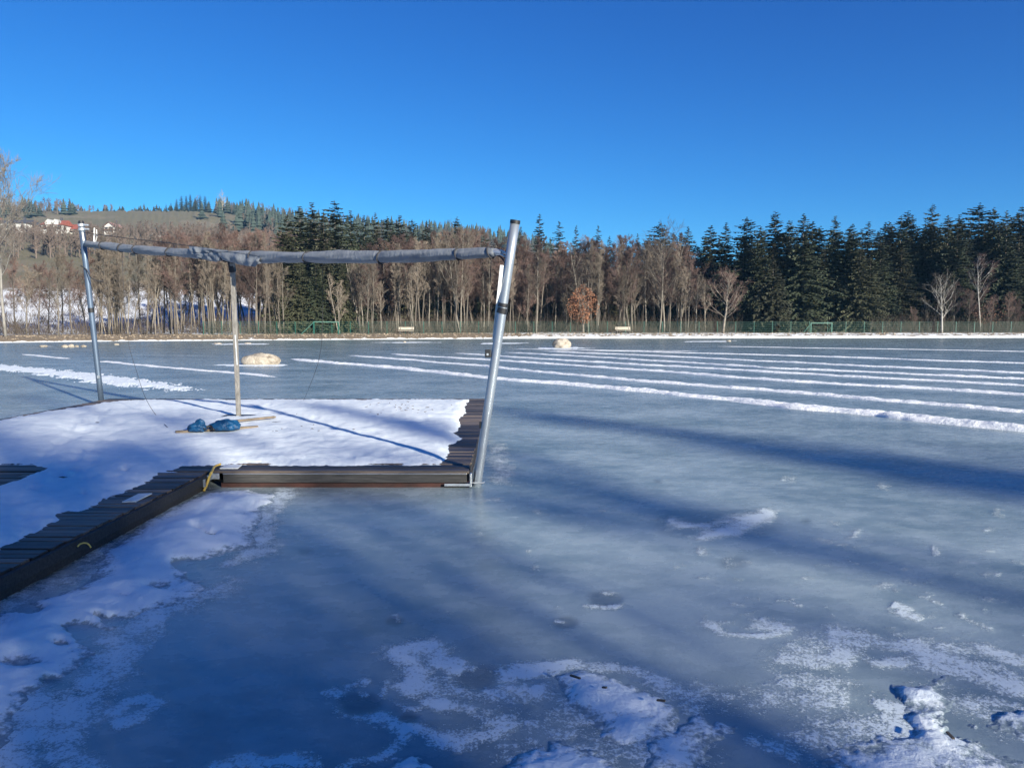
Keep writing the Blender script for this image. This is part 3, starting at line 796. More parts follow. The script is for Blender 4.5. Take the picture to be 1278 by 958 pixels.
def cloth(corners_top, corners_bot, n=26, m=7, off=.02, name='loose_fold', bulge=.05, seed=1):
    """a thin hanging fold with both faces, in front of the roll"""
    k = MB(); vs = []
    for side in (0, 1):
        for i in range(n):
            f = i / (n - 1) * (len(corners_top) - 1); a = min(int(f), len(corners_top) - 2); g = f - a
            T = onplane(*corners_top[a]).lerp(onplane(*corners_top[a + 1]), g); B = onplane(*corners_bot[a]).lerp(onplane(*corners_bot[a + 1]), g)
            for j in range(m):
                h = j / (m - 1); p = T.lerp(B, h)
                wv = .5 * math.sin(i * .9 + seed) * h * .05 + bulge * math.sin(h * math.pi) + off + (float(vn(i * .5, j * .6, seed)) - .5) * .05
                vs.append(p - crossd * (wv * SGN + (.004 if side else 0) * SGN))
    fs = []
    for side in (0, 1):
        o = side * n * m
        for i in range(n - 1):
            for j in range(m - 1):
                a = o + i * m + j; q = (a, a + 1, a + m + 1, a + m); fs.append(q if side else q[::-1])
    for i in range(n - 1):
        for j in (0, m - 1):
            a = i * m + j; fs.append((a, a + m, a + m + n * m, a + n * m))
    k.add(vs, fs); return k.build(name, FAB, AW, smooth=True)


SGN = 1 if crossd.y > 0 else -1
cloth([(240.5, 307), (252, 308.2), (270, 310.5), (290, 313)], [(246, 316.5), (256, 316.8), (270, 315.6), (292, 315.5)], off=.07, bulge=.03, seed=2)
cloth([(246, 316), (260, 315), (272, 314.6), (284, 314)], [(248, 319.5), (262, 325), (276, 327.5), (286, 324)], off=.085, bulge=.02, seed=4)
cloth([(282, 314), (298, 315), (312, 317), (326, 319), (332, 322)], [(287, 325.5), (300, 329), (312, 332.3), (324, 333.2), (331, 329)], off=.09, bulge=.03, seed=6)
for u in tieu:
    top = np.interp(u, ua, va); bot = np.interp(u, ua, vb); pt = onplane(u, top); pb = onplane(u, bot); c = (pt + pb) / 2; r = (pt - pb).length / 2 + .003
    ring = []; tl = rr.uniform(-.5, .5)
    for j in range(21):
        a = 2 * math.pi * j / 20; ring.append(c + (Vector((0, 0, 1)) * math.sin(a) + crossd * math.cos(a)) * r * 1.0 + dx.normalized() * math.sin(a + .4) * r * tl)
    k = MB(); k.tube(ring, .010 if u > 350 else .014, 6, False)
    if u in (477, 572, 612, 384):
        k.tube([pb - crossd * .02 * SGN, onplane(u + 1, bot + 3), onplane(u - .5, bot + (30 if u == 612 else 6))], .006, 5)
    k.build('tie_cord', ROPE, AW)
# end fitting to the leaning pole
k = MB(); e0 = onplane(618, 314.5); k.tube([e0, e0.lerp(RP, .45)], [.045, .03], 12); k.tube([e0.lerp(RP, .4), RP], .016, 10)
for v in (-.02, .03): k.tube([e0.lerp(RP, .35) + Vector((0, -.02, v)), RP + Vector((0, -.02, v - .05))], .010, 6)
k.build('end_fitting', GALV, AW)
for i in range(4):
    q = onplane(618 + i * 1.6, 318); z = onpole(322 + i * 3.2); k = MB(); k.tube([q, q.lerp(z, .5) - Vector((0, 0, .012)), z - Vector((.05, .03, 0))], .0055, 5); k.build('lashing', ROPE, AW)
k = MB(); k.tube([onplane(118.2, 311.5), onplane(117.6, 300), onplane(117.8, 284.5)], [.010, .018, .014], 8); k.tube([onplane(119, 303), onplane(121, 296), onplane(120.6, 286.5)], .007, 8); k.build('white_tie', WHITE, AW)
k = MB(); k.tube([onpole(290, b1, t1), onplane(160, 297.5), onplane(200, 302), onplane(242, 307.5)], .008, 5); k.build('top_cord', ROPE, AW)

# wooden post
bp = G(298, 522, ZD); tp = onplane(290, 327)
P2 = empty('wooden_post', bp, 'slim weathered wooden post propping the rolled awning on the snow', 'post')
k = MB(); v_ = (tp - bp); k.bar(bp + Vector((0, 0, -.0)), tp, .074, .074); k.build('post', POST, P2, bevel=.008)
k = MB(); k.box(bp + Vector((.02, .0, .05)), (.62, .34, .012)); k.build('base_plate', BLACK, P2, bevel=.004)
k = MB(); k.bar(tp - v_.normalized() * .18, tp + Vector((-.03, 0, .10)), .10, .10); k.build('strap', BLACK, P2, bevel=.01)
k = MB(); k.bar(D(293.5, 418, tp.y + .25), D(296, 455, tp.y + .4), .014, .014); k.build('peg', DIRTY, P2)

# ------------------------------------------------------------------ thin lines hanging from the awning
def line(pts, r, label, m=ROPE, name='guy_line', cat='rope', group=None):
    k = MB(); k.tube(pts, r, 5)
    o = k.build(name, m, smooth=True); return tag(o, label, cat, group)


def catm(pts, n=8):
    P = [pts[0]] + list(pts) + [pts[-1]]; out = []
    for i in range(1, len(P) - 2):
        for j in range(n):
            t = j / n; a, b, c, d = P[i - 1], P[i], P[i + 1], P[i + 2]
            out.append(.5 * ((2 * b) + (c - a) * t + (2 * a - 5 * b + 4 * c - d) * t * t + (3 * b - a - 3 * c + d) * t ** 3))
    out.append(P[-2]); return out


line(catm([onplane(152, 314), D(155, 370, 15.6), D(160, 426, 15.6), D(170, 462, 15.2), D(181, 495, 14.6), G(194, 517, ZD + .06), G(209, 533, ZD + .06)]), .0042, 'thin dark line hanging to the snow near the blue-grey pole')
line(catm([onplane(402, 328), D(403, 370, 11.9), D(402, 415, 11.9), D(400, 438, 12.1), D(393, 465, 12.8), G(380, 497, ZD + .08), G(370, 517, ZD + .06)]), .0036, 'thin dark line hanging to the snow right of the wooden post')

# ------------------------------------------------------------------ things on the deck
def lump(c, r, seed, n=28, amp=.22, flat_=.0):
    k = MB(); vs = []; rows, cols = n // 2, n
    for i in range(rows + 1):
        ph = math.pi * i / rows
        for j in range(cols):
            a = 2 * math.pi * j / cols; d = Vector((math.sin(ph) * math.cos(a), math.sin(ph) * math.sin(a), math.cos(ph)))
            q = 1 + amp * (float(fbm(np.array(d.x * 2.1 + 5 + seed), np.array(d.y * 2.1 + d.z * 1.7 + 9), 4, seed)) - .5) * 2
            p = Vector((d.x * r[0], d.y * r[1], d.z * r[2])) * q
            if p.z < -r[2] * .55: p.z = -r[2] * .55
            vs.append(Vector(c) + p)
    fs = []
    for i in range(rows):
        for j in range(cols):
            a = i * cols + j; b = i * cols + (j + 1) % cols; fs.append((a, a + cols, b + cols, b))
    k.add(vs, fs); return k


zt = ZD + .06
c = G(284, 537, zt)
TP = empty('blue_tarp', c, 'crumpled blue plastic tarp lying over wooden slats on the pontoon snow', 'tarp')
lump(c + Vector((-.02, 0, .07)), (.25, .16, .10), 3, 44, .32).build('bundle', BLUE, TP, smooth=True)
c2 = G(247, 539, zt); lump(c2 + Vector((.0, 0, .06)), (.15, .10, .08), 8, 36, .45).build('bundle', BLUE, TP, smooth=True)
lump(c2 + Vector((.03, .02, .13)), (.08, .06, .07), 12, 26, .5).build('bundle', BLUE, TP, smooth=True)
c3 = G(264, 538.5, zt); k = MB(); k.tube(catm([c2 + Vector((.1, -.03, .05)), c3 + Vector((-.02, 0, .09)), c3 + Vector((.05, -.02, .03)), c + Vector((-.2, -.05, .08))], 5), [.02] * 16, 6); k.build('strap', BLACK, TP, smooth=True)


def slat(a, b, label, w=.07, h=.03, m=SLAT):
    k = MB(); k.bar(a, b, w, h); o = k.build('wooden_batten', m, bevel=.004); return tag(o, label, 'slat', 'slats on the pontoon')


slat(G(219, 540, zt) + Vector((0, 0, .015)), G(322, 533.5, zt) + Vector((0, 0, .015)), 'wooden slat lying under the blue tarp', .09, .035)
slat(G(296, 527, zt) + Vector((0, 0, .03)), G(343, 522, zt) + Vector((0, 0, .03)), 'wooden slat beside the foot of the wooden post', .08, .03)
slat(G(336, 526.5, zt) - Vector((0, 0, .012)), G(352, 525.5, zt) - Vector((0, 0, .012)), 'short dark slat end showing through the snow', .06, .02, PLANK)

def plate(px4, z, t, label, name='white_board', group=None):
    vs = [G(u, v, z) for u, v in px4]; k = MB(); k.add(vs + [p + Vector((0, 0, t)) for p in vs], [(3, 2, 1, 0), (4, 5, 6, 7), (0, 1, 5, 4), (1, 2, 6, 5), (2, 3, 7, 6), (3, 0, 4, 7)])
    o = k.build(name, DIRTY, bevel=.003); return tag(o, label, 'board', group)


plate([(152, 627), (170, 626.3), (190, 616.3), (173, 616.8)], ZD + .002, .012, 'small pale board lying at the walkway edge')
plate([(274, 585), (297, 585), (302, 580.5), (281, 580.5)], ZD + .002, .012, 'small pale board on the front planks near the yellow rope')
line(catm([G(275, 579, ZD + .03), G(268, 582, ZD + .03), G(264, 589, ZD + .02), D(261.5, 594, 8.90), D(258.5, 603, 8.88), D(254.5, 612.5, 8.80)]), .016, 'yellow rope hanging over the pontoon edge at the walkway joint', YEL, 'yellow_rope')
line(catm([D(97, 681.5, 6.15), D(100, 678.5, 6.2), D(105, 677.2, 6.25), D(110, 678.5, 6.3), D(113.5, 683, 6.3)]), .007, 'short yellow rope loop on the side of the walkway', YEL, 'yellow_rope')
rr = random.Random(9)
tw = MB()
for _ in range(46):
    if rr.random() < .75: u0, v0 = rr.gauss(503, 22), rr.gauss(510, 5)
    else: u0, v0 = rr.gauss(372, 22), rr.gauss(533, 4)
    if v0 < 500: continue
    p = G(u0, v0, ZD + .062); a = rr.uniform(0, 6.3); l = rr.uniform(.015, .07)
    tw.bar(p, p + Vector((math.cos(a) * l, math.sin(a) * l, .006)), .012, .008)
for a, b in [((712, 842), (724, 846)), ((752, 857), (757, 857.5)), ((820, 873), (830, 874)), ((1182, 913), (1190, 921))]:
    tw.bar(G(*a, .075), G(*b, .085), .012, .008)
tag(tw.build('debris', BRUSH), 'dark bark scraps and twigs scattered on the snow', 'debris', kind='stuff')

# ------------------------------------------------------------------ rocks
def rock(u0, u1, vt, vb, seed, label, deep=.7, group=None, amp=.2):
    a = G(u0, vb); b = G(u1, vb); wd = (b - a).length; y = (a.y + b.y) / 2; top = D((u0 + u1) / 2, vt, y + wd * deep * .3)
    c = (a + b) / 2; h = max(.1, top.z)
    k = lump((c.x, c.y + wd * deep * .35, h * .35), (wd / 2, wd * deep * .5, h * .66), seed, 40, amp)
    o = k.build('boulder', STONE, smooth=True); return tag(o, label, 'boulder', group)


rock(297, 348, 441, 455.5, 4, 'long flat pale boulder on the ice behind the wooden post', .5, amp=.14)
rock(690, 712.5, 421.8, 434.5, 21, 'small rounded pale boulder standing alone on the open ice', .8, amp=.14)
rr = random.Random(2)
for i, (u0, u1, vt, vb) in enumerate([(48, 58, 430.5, 433), (76, 84, 430, 433.6), (84, 92, 429.5, 433.4), (93, 98, 430.6, 433), (100, 107, 430.4, 433), (142, 148, 428.5, 430.6), (266, 276, 427.6, 429.6), (304, 313, 427.4, 429.4), (293, 297, 427.6, 429.0), (503, 507, 425.7, 427.6), (907, 913, 424.4, 426.2)]):
    pl = ['low brown stone left of the small cluster off the far shore', 'first stone of the small cluster off the far shore', 'second stone of the small cluster off the far shore', 'third stone of the small cluster off the far shore', 'last stone of the small cluster off the far shore', 'tiny lone stone near the shore by the blue-grey pole', 'low stone near the far shore, before the wooden post', 'low stone near the far shore, past the wooden post', 'tiny stone near the far shore in line with the wooden post', 'tiny dark stone on the ice in front of the bench', 'tiny dark stone off the shore before the slender young tree'][i]
    rock(u0, u1, vt, vb, 30 + i, pl, .6, 'stones near the far shore', .25)


# ------------------------------------------------------------------ far bank: fence, benches, goal frames
def bank(u, off):
    th = math.atan((u - CX) / F); r = float(shore_r(th)) + off
    x, y = math.sin(th) * r, math.cos(th) * r
    return Vector((x, y, land_at(x, y)))


FE = empty('mesh_fence', bank(640, 4.6), 'long dark green wire mesh fence behind the far shore', 'fence')
fu = np.linspace(255, 1420, 52)
fp = [bank(u, 4.6) for u in fu]
for p in fp:
    k = MB(); k.box(p + Vector((0, 0, .72)), (.06, .06, 1.75)); k.build('post', GREEN, FE)
k = MB(); Hf = 1.52
for a, b in zip(fp, fp[1:]):
    L = (b - a).length; n = int(L / .16)
    for h in (.06, .3, .55, .8, 1.05, 1.3, Hf):
        k.bar(a + Vector((0, 0, h)), b + Vector((0, 0, h)), .007, .012)
    for i in range(1, n):
        p = a.lerp(b, i / n); k.box(p + Vector((0, 0, Hf / 2 + .03)), (.007, .006, Hf))
k.build('wire_mesh', GREEN, FE)


def goal(u0, u1, vt, ub, label):
    a = bank(u0, 3.9); b = bank(u1, 3.9); h = zof(vt, a.y) - a.z
    O = empty('goal_frame', (a + b) / 2, label, 'goal frame', 'green goal frames by the fence')
    for p in (a, b):
        k = MB(); k.box(p + Vector((0, 0, h / 2)), (.13, .10, h)); k.build('upright', GREEN, O)
    k = MB(); k.bar(a + Vector((-.06, 0, h)), b + Vector((.06, 0, h)), .10, .11); k.build('crossbar', GREEN, O)
    c = bank(ub, 3.9); k = MB(); k.bar(a + Vector((-.02, 0, h - .06)), c + Vector((0, .1, .02)), .06, .07); k.build('brace', GREEN, O)
    d = bank(u1, 3.9) + Vector((.0, 1.2, 0)); k = MB(); k.bar(b + Vector((0, .02, h - .06)), d, .06, .06); k.build('brace', GREEN, O)


goal(392.5, 423, 401.5, 376, 'green goal frame in front of the dark spruces near the pale bench')
goal(1011, 1037, 403.2, 1002, 'green goal frame at the fence below the tall dark spruces')


def bench(u0, u1, label):
    a = bank(u0, 3.2); b = bank(u1, 3.2); c = (a + b) / 2; L = (b - a).length
    O = empty('park_bench', c, label, 'bench', 'park benches on the far bank')
    k = MB()
    for i in range(3): k.box(c + Vector((0, -.18 + i * .16, .46)), (L, .13, .045))
    k.build('seat', flat_b, O)
    k = MB()
    for i in range(2): k.box(c + Vector((0, .28 + i * .02, .66 + i * .17)), (L, .04, .13))
    k.build('backrest', flat_b, O)
    for sx in (-.38, .38):
        k = MB(); k.box(c + Vector((sx * L, 0, .2)), (.10, .42, .42)); k.bar(c + Vector((sx * L, .22, .4)), c + Vector((sx * L, .32, .9)), .06, .06); k.build('leg', BEAM, O)


flat_b = flat('pale_bench_wood', (.50, .44, .36), .7)
bench(497.5, 516.5, 'pale wooden bench between the green goal frame and the leaning pole')
bench(768, 786.5, 'pale wooden bench beside the rust-leaved young tree')

# ------------------------------------------------------------------ trees
def rv(r, a=1.0): return Vector((r.uniform(-a, a), r.uniform(-a, a), r.uniform(-a, a)))


def bare_tree(seed, H, stems=1, spread=.35, first=.25, limbs=16, twigs=900, up=.6, trad=.011, r0=None, twig_len=1.0):
    """trunk with limbs, and a cloud of fine twigs; both as meshes with the base at the origin"""
    r = random.Random(seed); T = MB(); C = MB(); tips = []
    for s_ in range(stems):
        r_base = (r0 or H * .0105) * (1 if stems == 1 else .75)
        base = Vector((r.uniform(-.35, .35), r.uniform(-.3, .3), -.15)) if stems > 1 else Vector((0, 0, -.2))
        lean = Vector((r.uniform(-.1, .1), r.uniform(-.1, .1), 0)) * (2.2 if stems > 1 else .5)
        h = H * (r.uniform(.78, 1.0) if s_ else 1); n = 9; pts = []; rad = []
        wob = Vector((0, 0, 0))
        for i in range(n):
            f = i / (n - 1); wob += Vector((r.uniform(-1, 1), r.uniform(-1, 1), 0)) * h * .008
            pts.append(base + Vector((0, 0, h * f)) + lean * h * f + wob); rad.append(r_base * (1 - f) ** .8 + .012)
        T.tube(pts, rad, 6)
        for l in range(limbs):
            f = first + (1 - first) * (l + r.random()) / limbs * .95
            k = f * (n - 1); i0 = min(int(k), n - 2); p = pts[i0].lerp(pts[i0 + 1], k - i0)
            a = r.uniform(0, 2 * math.pi)
            shape = math.sin(math.pi * min(1, (f - first) / (1 - first) * .8 + .25))
            L = H * spread * (.35 + .75 * shape) * r.uniform(.7, 1.15)
            d = Vector((math.cos(a), math.sin(a), up + r.uniform(-.15, .5) + f * .5)).normalized()
            q = [p]; rr_ = [rad[i0] * .5]
            m = 5
            for i in range(1, m):
                d = (d + Vector((r.uniform(-.2, .2), r.uniform(-.2, .2), .14))).normalized()
                q.append(q[-1] + d * L / (m - 1)); rr_.append(rad[i0] * .5 * (1 - i / m) ** 1.3 + .010)
            T.tube(q, [x * .62 for x in rr_], 4, False)
            for i in range(1, m):
                tips.append((q[i], d, L * .45))
            # sub-limbs
            for _ in range(3):
                i = r.randint(1, m - 2); dd = (d + rv(r, .8) + Vector((0, 0, .2))).normalized(); l2 = L * r.uniform(.3, .55)
                e = q[i] + dd * l2 * .5 + rv(r, .06); e2 = e + (dd + rv(r, .3)).normalized() * l2 * .5
                T.tube([q[i], e, e2], [rr_[i] * .6 + .004, .013, .008], 3, False); tips += [(e, dd, l2 * .8), (e2, dd, l2 * .7), (e2, dd, l2 * .7)]
    for _ in range(twigs):
        p, d, L = r.choice(tips); p = p + rv(r, .12 * L)
        dd = (d * .8 + rv(r, .9) + Vector((0, 0, .35))).normalized(); L = max(.35, L * r.uniform(.35, .9)) * twig_len
        m_ = p + dd * L * .5; e = m_ + (dd + rv(r, .35)).normalized() * L * .5
        C.tube([p, m_, e], [trad, trad * .8, trad * .4], 3, False)
        f_ = m_; d2 = (dd + rv(r, .7)).normalized(); C.tube([f_, f_ + d2 * L * .45], [trad * .7, trad * .35], 3, False)
    return T, C


def spruce(seed, H, W, droop=.35, dens=1.0, open_=0.0, pw=.62):
    r = random.Random(seed); T = MB(); C = MB()
    T.tube([(0, 0, -.2), (0, 0, H * .5), (0, 0, H * .96)], [H * .010 + .05, H * .007, .02], 6)
    nl = int(H * 3.0 * dens)
    ph = [r.uniform(0, 6.28) for _ in range(4)]
    for l in range(nl):
        f = (l + .5) / nl; z = H * (.03 + .965 * f)
        wl = W * .5 * (1 - f) ** pw * (.80 + .3 * r.random()) * min(1, .45 + (1 - f) * 7)
        nb = max(5, int(8 * (1 - f) + 4.5))
        a0 = r.uniform(0, 6.28)
        for b in range(nb):
            a = a0 + 6.283 * b / nb + r.uniform(-.3, .3)
            lobe = 1 + .16 * math.sin(2 * a + ph[0] + f * 7) + .13 * math.sin(3 * a + ph[1] - f * 13) + .10 * math.sin(a + ph[2] + f * 24)
            L = wl * lobe * r.uniform(.5, 1.25) + .10
            if r.random() < .04 + open_: L *= .45
            dr = Vector((math.cos(a), math.sin(a), 0)); side = Vector((-dr.y, dr.x, 0))
            seg = max(2, int(L / .45)); zz = z + r.uniform(-.32, .32); prev = Vector((0, 0, zz))
            for s_ in range(seg):
                q = (s_ + 1) / seg
                h = zz + (.10 * L * q - droop * L * q * q * (1.25 - f)) + (.2 * L * max(0, q - .7)) + (.35 * L * q * max(0, f - .6))
                cur = dr * (L * q) + Vector((0, 0, h)) + side * r.uniform(-.06, .06)
                wd = (.42 * (1 - .5 * q) + .10) * r.uniform(.7, 1.3) * min(1, .35 + L * .45)
                dz = r.uniform(-.16, -.03) - .10 * (1 - f)
                C.add([prev + Vector((0, 0, .02)), cur + side * wd + Vector((0, 0, dz)), cur + dr * .16, cur - side * wd + Vector((0, 0, dz))], [(0, 1, 2, 3)])
                hg = r.uniform(.22, .55) * (.45 + .9 * (1 - f)) * min(1, .3 + L * .5)
                m1 = prev.lerp(cur, .55)
                C.add([prev, cur + dr * .08, m1 + Vector((0, 0, -hg)) + side * r.uniform(-.15, .15)], [(0, 1, 2)])
                if r.random() < .75:
                    sd = side * r.choice((-1, 1)); e = m1 + sd * wd * 1.25 + dr * .12
                    C.add([m1 + dr * .1, e + Vector((0, 0, -.05)), m1 + sd * wd * .5 + Vector((0, 0, -hg * .8))], [(0, 1, 2)])
                prev = cur
    C.tube([(0, 0, H * .96), (0, 0, H * 1.0)], [.04, .015], 4)
    return T, C


def leafy(seed, H, m_leaf, width, n=2600, ls=.09):
    r = random.Random(seed); T, C = bare_tree(seed, H, 1, .24, .27, 18, 260, .75, .012)
    k = MB()
    cz = H * .60; rz = H * .40
    for _ in range(n):
        while True:
            p = rv(r); 
            if p.length < 1 and r.random() < .35 + .65 * p.length: break
        f = 1 - .35 * max(0, p.z)
        q = Vector((p.x * width / 2 * f, p.y * width / 2 * f, cz + p.z * rz))
        if float(vn(q.x * 1.7 + seed, q.z * 1.7 + q.y, seed)) < .42: continue
        n1 = rv(r).normalized(); t1_ = n1.orthogonal().normalized() * ls * r.uniform(.6, 1.4); t2_ = n1.cross(t1_) * .7
        k.add([q - t1_, q - t2_, q + t1_, q + t2_], [(0, 1, 2, 3)])
    return T, C, k


LIB = {}
def lib(key, fn, mt, mc, ref_h):
    T, C = fn; LIB[key] = (T.mesh('trunk', mt, True), C.mesh('crown', mc), ref_h)


for i in range(4): lib(('tall', i), bare_tree(100 + i, 12, 1, .22, .33, 17, 1150, .8, .012), BARK_P, TWIG_T, 12)
for i in range(4): lib(('clump', i), bare_tree(120 + i, 11, 3, .20, .25, 9, 1250, .9, .012), BARK_P, TWIG_T, 11)
for i in range(4): lib(('alder', i), bare_tree(140 + i, 12, 1, .24, .30, 18, 1550, .6, .013), BARK_D, TWIG_R, 12)
for i in range(3): lib(('red', i), bare_tree(160 + i, 10, 2, .26, .22, 11, 1900, .7, .014), BARK_D, TWIG_R, 10)
for i in range(2): lib(('big', i), bare_tree(180 + i, 14, 2, .30, .28, 13, 1300, .75, .014, .15), BARK_P, TWIG_T, 14)
for i in range(2): lib(('birch', i), bare_tree(190 + i, 12, 1, .26, .4, 14, 900, .9, .010, .11), BARK_W, TWIG_R, 12)
for i in range(4): lib(('pole', i), bare_tree(230 + i, 11, 1, .13, .38, 16, 900, 1.3, .010, .085), BARK_P if i % 2 else BARK_D, TWIG_T, 11)
lib(('young', 0), bare_tree(200, 7, 1, .36, .27, 22, 900, .8, .011, .10), BARK_P, TWIG_R, 7)
lib(('young', 1), bare_tree(201, 7, 1, .38, .27, 20, 520, .75, .010, .11), BARK_W, TWIG_T, 7)
TWIG_G = flat('grey_twigs', (.19, .165, .14), .9, 0, .3, .5)
lib(('giant', 0), bare_tree(214, 19, 1, .30, .34, 22, 1500, .75, .017, .16), flat('old_pale_bark', (.22, .205, .185), .85, 0, .4, 1.5), TWIG_G, 19)
for i in range(6): lib(('spruce', i), spruce(300 + i, 18, 7.6 + .8 * (i % 3), .30 + .05 * (i % 3), 1.0, .04 * (i % 2), .52 + .10 * (i % 3)), BARK_D, NEED if i % 2 else NEED2, 18)
for i in range(2): lib(('thin_spruce', i), spruce(320 + i, 18, 6.4, .25, .8, .14, .8), BARK_D, NEED2, 18)
for i in range(2): lib(('small_spruce', i), spruce(330 + i, 9, 5.6, .32, 1.35, 0, .75), BARK_D, NEED, 9)

CATN = {'pole': ('bare_tree', 'bare tree'), 'tall': ('bare_tree', 'bare tree'), 'clump': ('bare_tree', 'bare tree'), 'alder': ('bare_tree', 'bare tree'), 'red': ('bare_tree', 'bare tree'), 'big': ('bare_tree', 'bare tree'), 'birch': ('birch_tree', 'birch'),
        'young': ('young_tree', 'young tree'), 'giant': ('bare_tree', 'bare tree'), 'spruce': ('spruce_tree', 'spruce'), 'thin_spruce': ('spruce_tree', 'spruce'), 'small_spruce': ('spruce_tree', 'spruce')}
TREES = []


def place(key, x, y, z, h, rz, label=None, group=None, sx=1.0):
    tm, cm, rh = LIB[key]; s = h / rh; nm, cat = CATN[key[0]]
    o = bpy.data.objects.new(nm, None); COL.objects.link(o); o.location = (x, y, z); o.rotation_euler = (0, 0, rz); o.scale = (s * sx, s * sx, s)
    t = bpy.data.objects.new('trunk', tm); COL.objects.link(t); t.parent = o
    c = bpy.data.objects.new('crown', cm); COL.objects.link(c); c.parent = o
    tag(o, label, cat, group)
    TREES.append([px_of(x, y, z + h)[0], y, key[0], o]); return o


def tree_at(key, u, off, vt, label=None, group=None, sx=1.0, rz=None):
    p = bank(u, off); h = zof(vt, p.y) - p.z
    return place(key, p.x, p.y, p.z - .05, max(1.5, h), rr.uniform(0, 6.28) if rz is None else rz, label, group, sx)


rr = random.Random(77)
BT_U = [0, 50, 100, 200, 300, 350, 400, 450, 500, 540, 580, 620, 700, 760, 830, 870, 900, 940, 1100, 1150, 1200, 1278, 1400]
BT_V = [320, 322, 300, 292, 285, 288, 318, 305, 300, 290, 286, 300, 303, 298, 296, 318, 345, 372, 392, 368, 345, 352, 350]
prof_v = lambda u: float(np.interp(u, BT_U, BT_V))
# named ones
tree_at(('giant', 0), 8, 3.0, 190, 'tallest bare tree, its pale trunk cut by the frame beside the long white building', sx=.95)
tree_at(('tall', 1), 75, 3.4, 318, 'dark-stemmed bare tree between the tallest bare tree and the blue-grey pole')
p = bank(727, 3.6); T, C, K = leafy(5, 6.6, LEAF, 4.5, 3400)
o = empty('young_oak', p, 'young tree still full of rust-brown leaves beside the fence', 'oak'); h = (zof(351, p.y) - p.z) / 7.0; o.scale = (h, h, h)
for nm, mb, mm in (('trunk', T, BARK_P), ('crown', K, LEAF)):
    q = bpy.data.objects.new(nm, mb.mesh(nm, mm)); COL.objects.link(q); q.parent = o
q = bpy.data.objects.new('twigs', C.mesh('twigs', BARK_D)); COL.objects.link(q); q.parent = o
p = bank(1232, 4.0); T, C, K = leafy(15, 5.2, LEAFR, 4.6, 700, .07)
o = empty('young_beech', p, 'low spreading young tree with sparse red-brown leaves near the right end', 'beech'); o['label'] = 'low spreading young tree with sparse red-brown leaves by the fence'; h = (zof(372, p.y) - p.z) / 5.2; o.scale = (h, h, h)
for nm, mb, mm in (('trunk', T, BARK_D), ('crown', K, LEAFR), ('twigs', C, TWIG_R)):
    q = bpy.data.objects.new(nm, mb.mesh(nm, mm)); COL.objects.link(q); q.parent = o
tree_at(('young', 0), 901, 3.4, 343, 'slender young bare tree with rounded crown, alone before the spruces', sx=1.5)
tree_at(('young', 1), 1175, 3.4, 346, 'young white-stemmed tree with wide thin branches in front of the fence', sx=1.35)
tree_at(('birch', 0), 1222, 11, 318, 'white-limbed birch rising behind the small red-brown-leaved tree')
tree_at(('big', 0), 826, 7, 281, 'large twin-stemmed pale bare tree, widest crown in front of the spruces')
tree_at(('big', 1), 575, 6, 283, 'large pale forked bare tree just left of the leaning pole').__setitem__('label', 'large pale forked bare tree standing nearest the leaning pole')
tree_at(('tall', 2), 458, 5, 325, 'pale slim tree between the green goal frame and the bench')
tree_at(('small_spruce', 0), 962, 9, 322, 'short bushy olive spruce in front of the tall dark ones')
tree_at(('small_spruce', 1), 352, 10, 345, 'low spruce hidden among bare trunks beside the big spruces')
named = {id(t[3]) for t in TREES}

# front rows of bare trees
kinds_l = [('clump', 4), ('tall', 4), ('clump', 4), ('tall', 4), ('alder', 4)]
u = 22.0
while u < 350:
    kd, n = rr.choice(kinds_l); tree_at((kd, rr.randrange(n)), u, rr.uniform(5, 16), prof_v(u) + rr.triangular(-6, 60, 8)); u += rr.uniform(11, 18) if u < 105 else rr.uniform(6.5, 12)
u = 352.0
while u < 880:
    if 358 < u < 440:
        if rr.random() < .12: tree_at(('clump', rr.randrange(4)), u, 7, prof_v(u) + rr.uniform(10, 40))
        u += rr.uniform(12, 18); continue
    kd, n = rr.choice([('tall', 4), ('clump', 4), ('alder', 4), ('red', 3), ('alder', 4)])
    tree_at((kd, rr.randrange(n)), u, rr.uniform(6, 16), prof_v(u) + rr.triangular(-4, 60, 10)); u += rr.uniform(8, 14)
u = 1085.0
while u < 1420:
    kd, n = rr.choice([('red', 3), ('alder', 4), ('clump', 4)]); tree_at((kd, rr.randrange(n)), u, rr.uniform(8, 13), prof_v(u) + rr.uniform(2, 22)); u += rr.uniform(12, 20)
for u0, u1, n in ((112, 352, 34), (440, 610, 16), (636, 800, 14), (845, 895, 5)):
    for _ in range(n): u = rr.uniform(u0, u1); tree_at(('pole', rr.randrange(4)), u, rr.uniform(4.9, 9), prof_v(u) + rr.uniform(0, 40))
# deeper rows, reddish haze
u = 235.0
while u < 940:
    tree_at(('red' if rr.random() < .6 else 'alder', rr.randrange(3)), u, rr.uniform(20, 34), prof_v(u) + rr.uniform(-4, 10)); u += rr.uniform(8, 14)
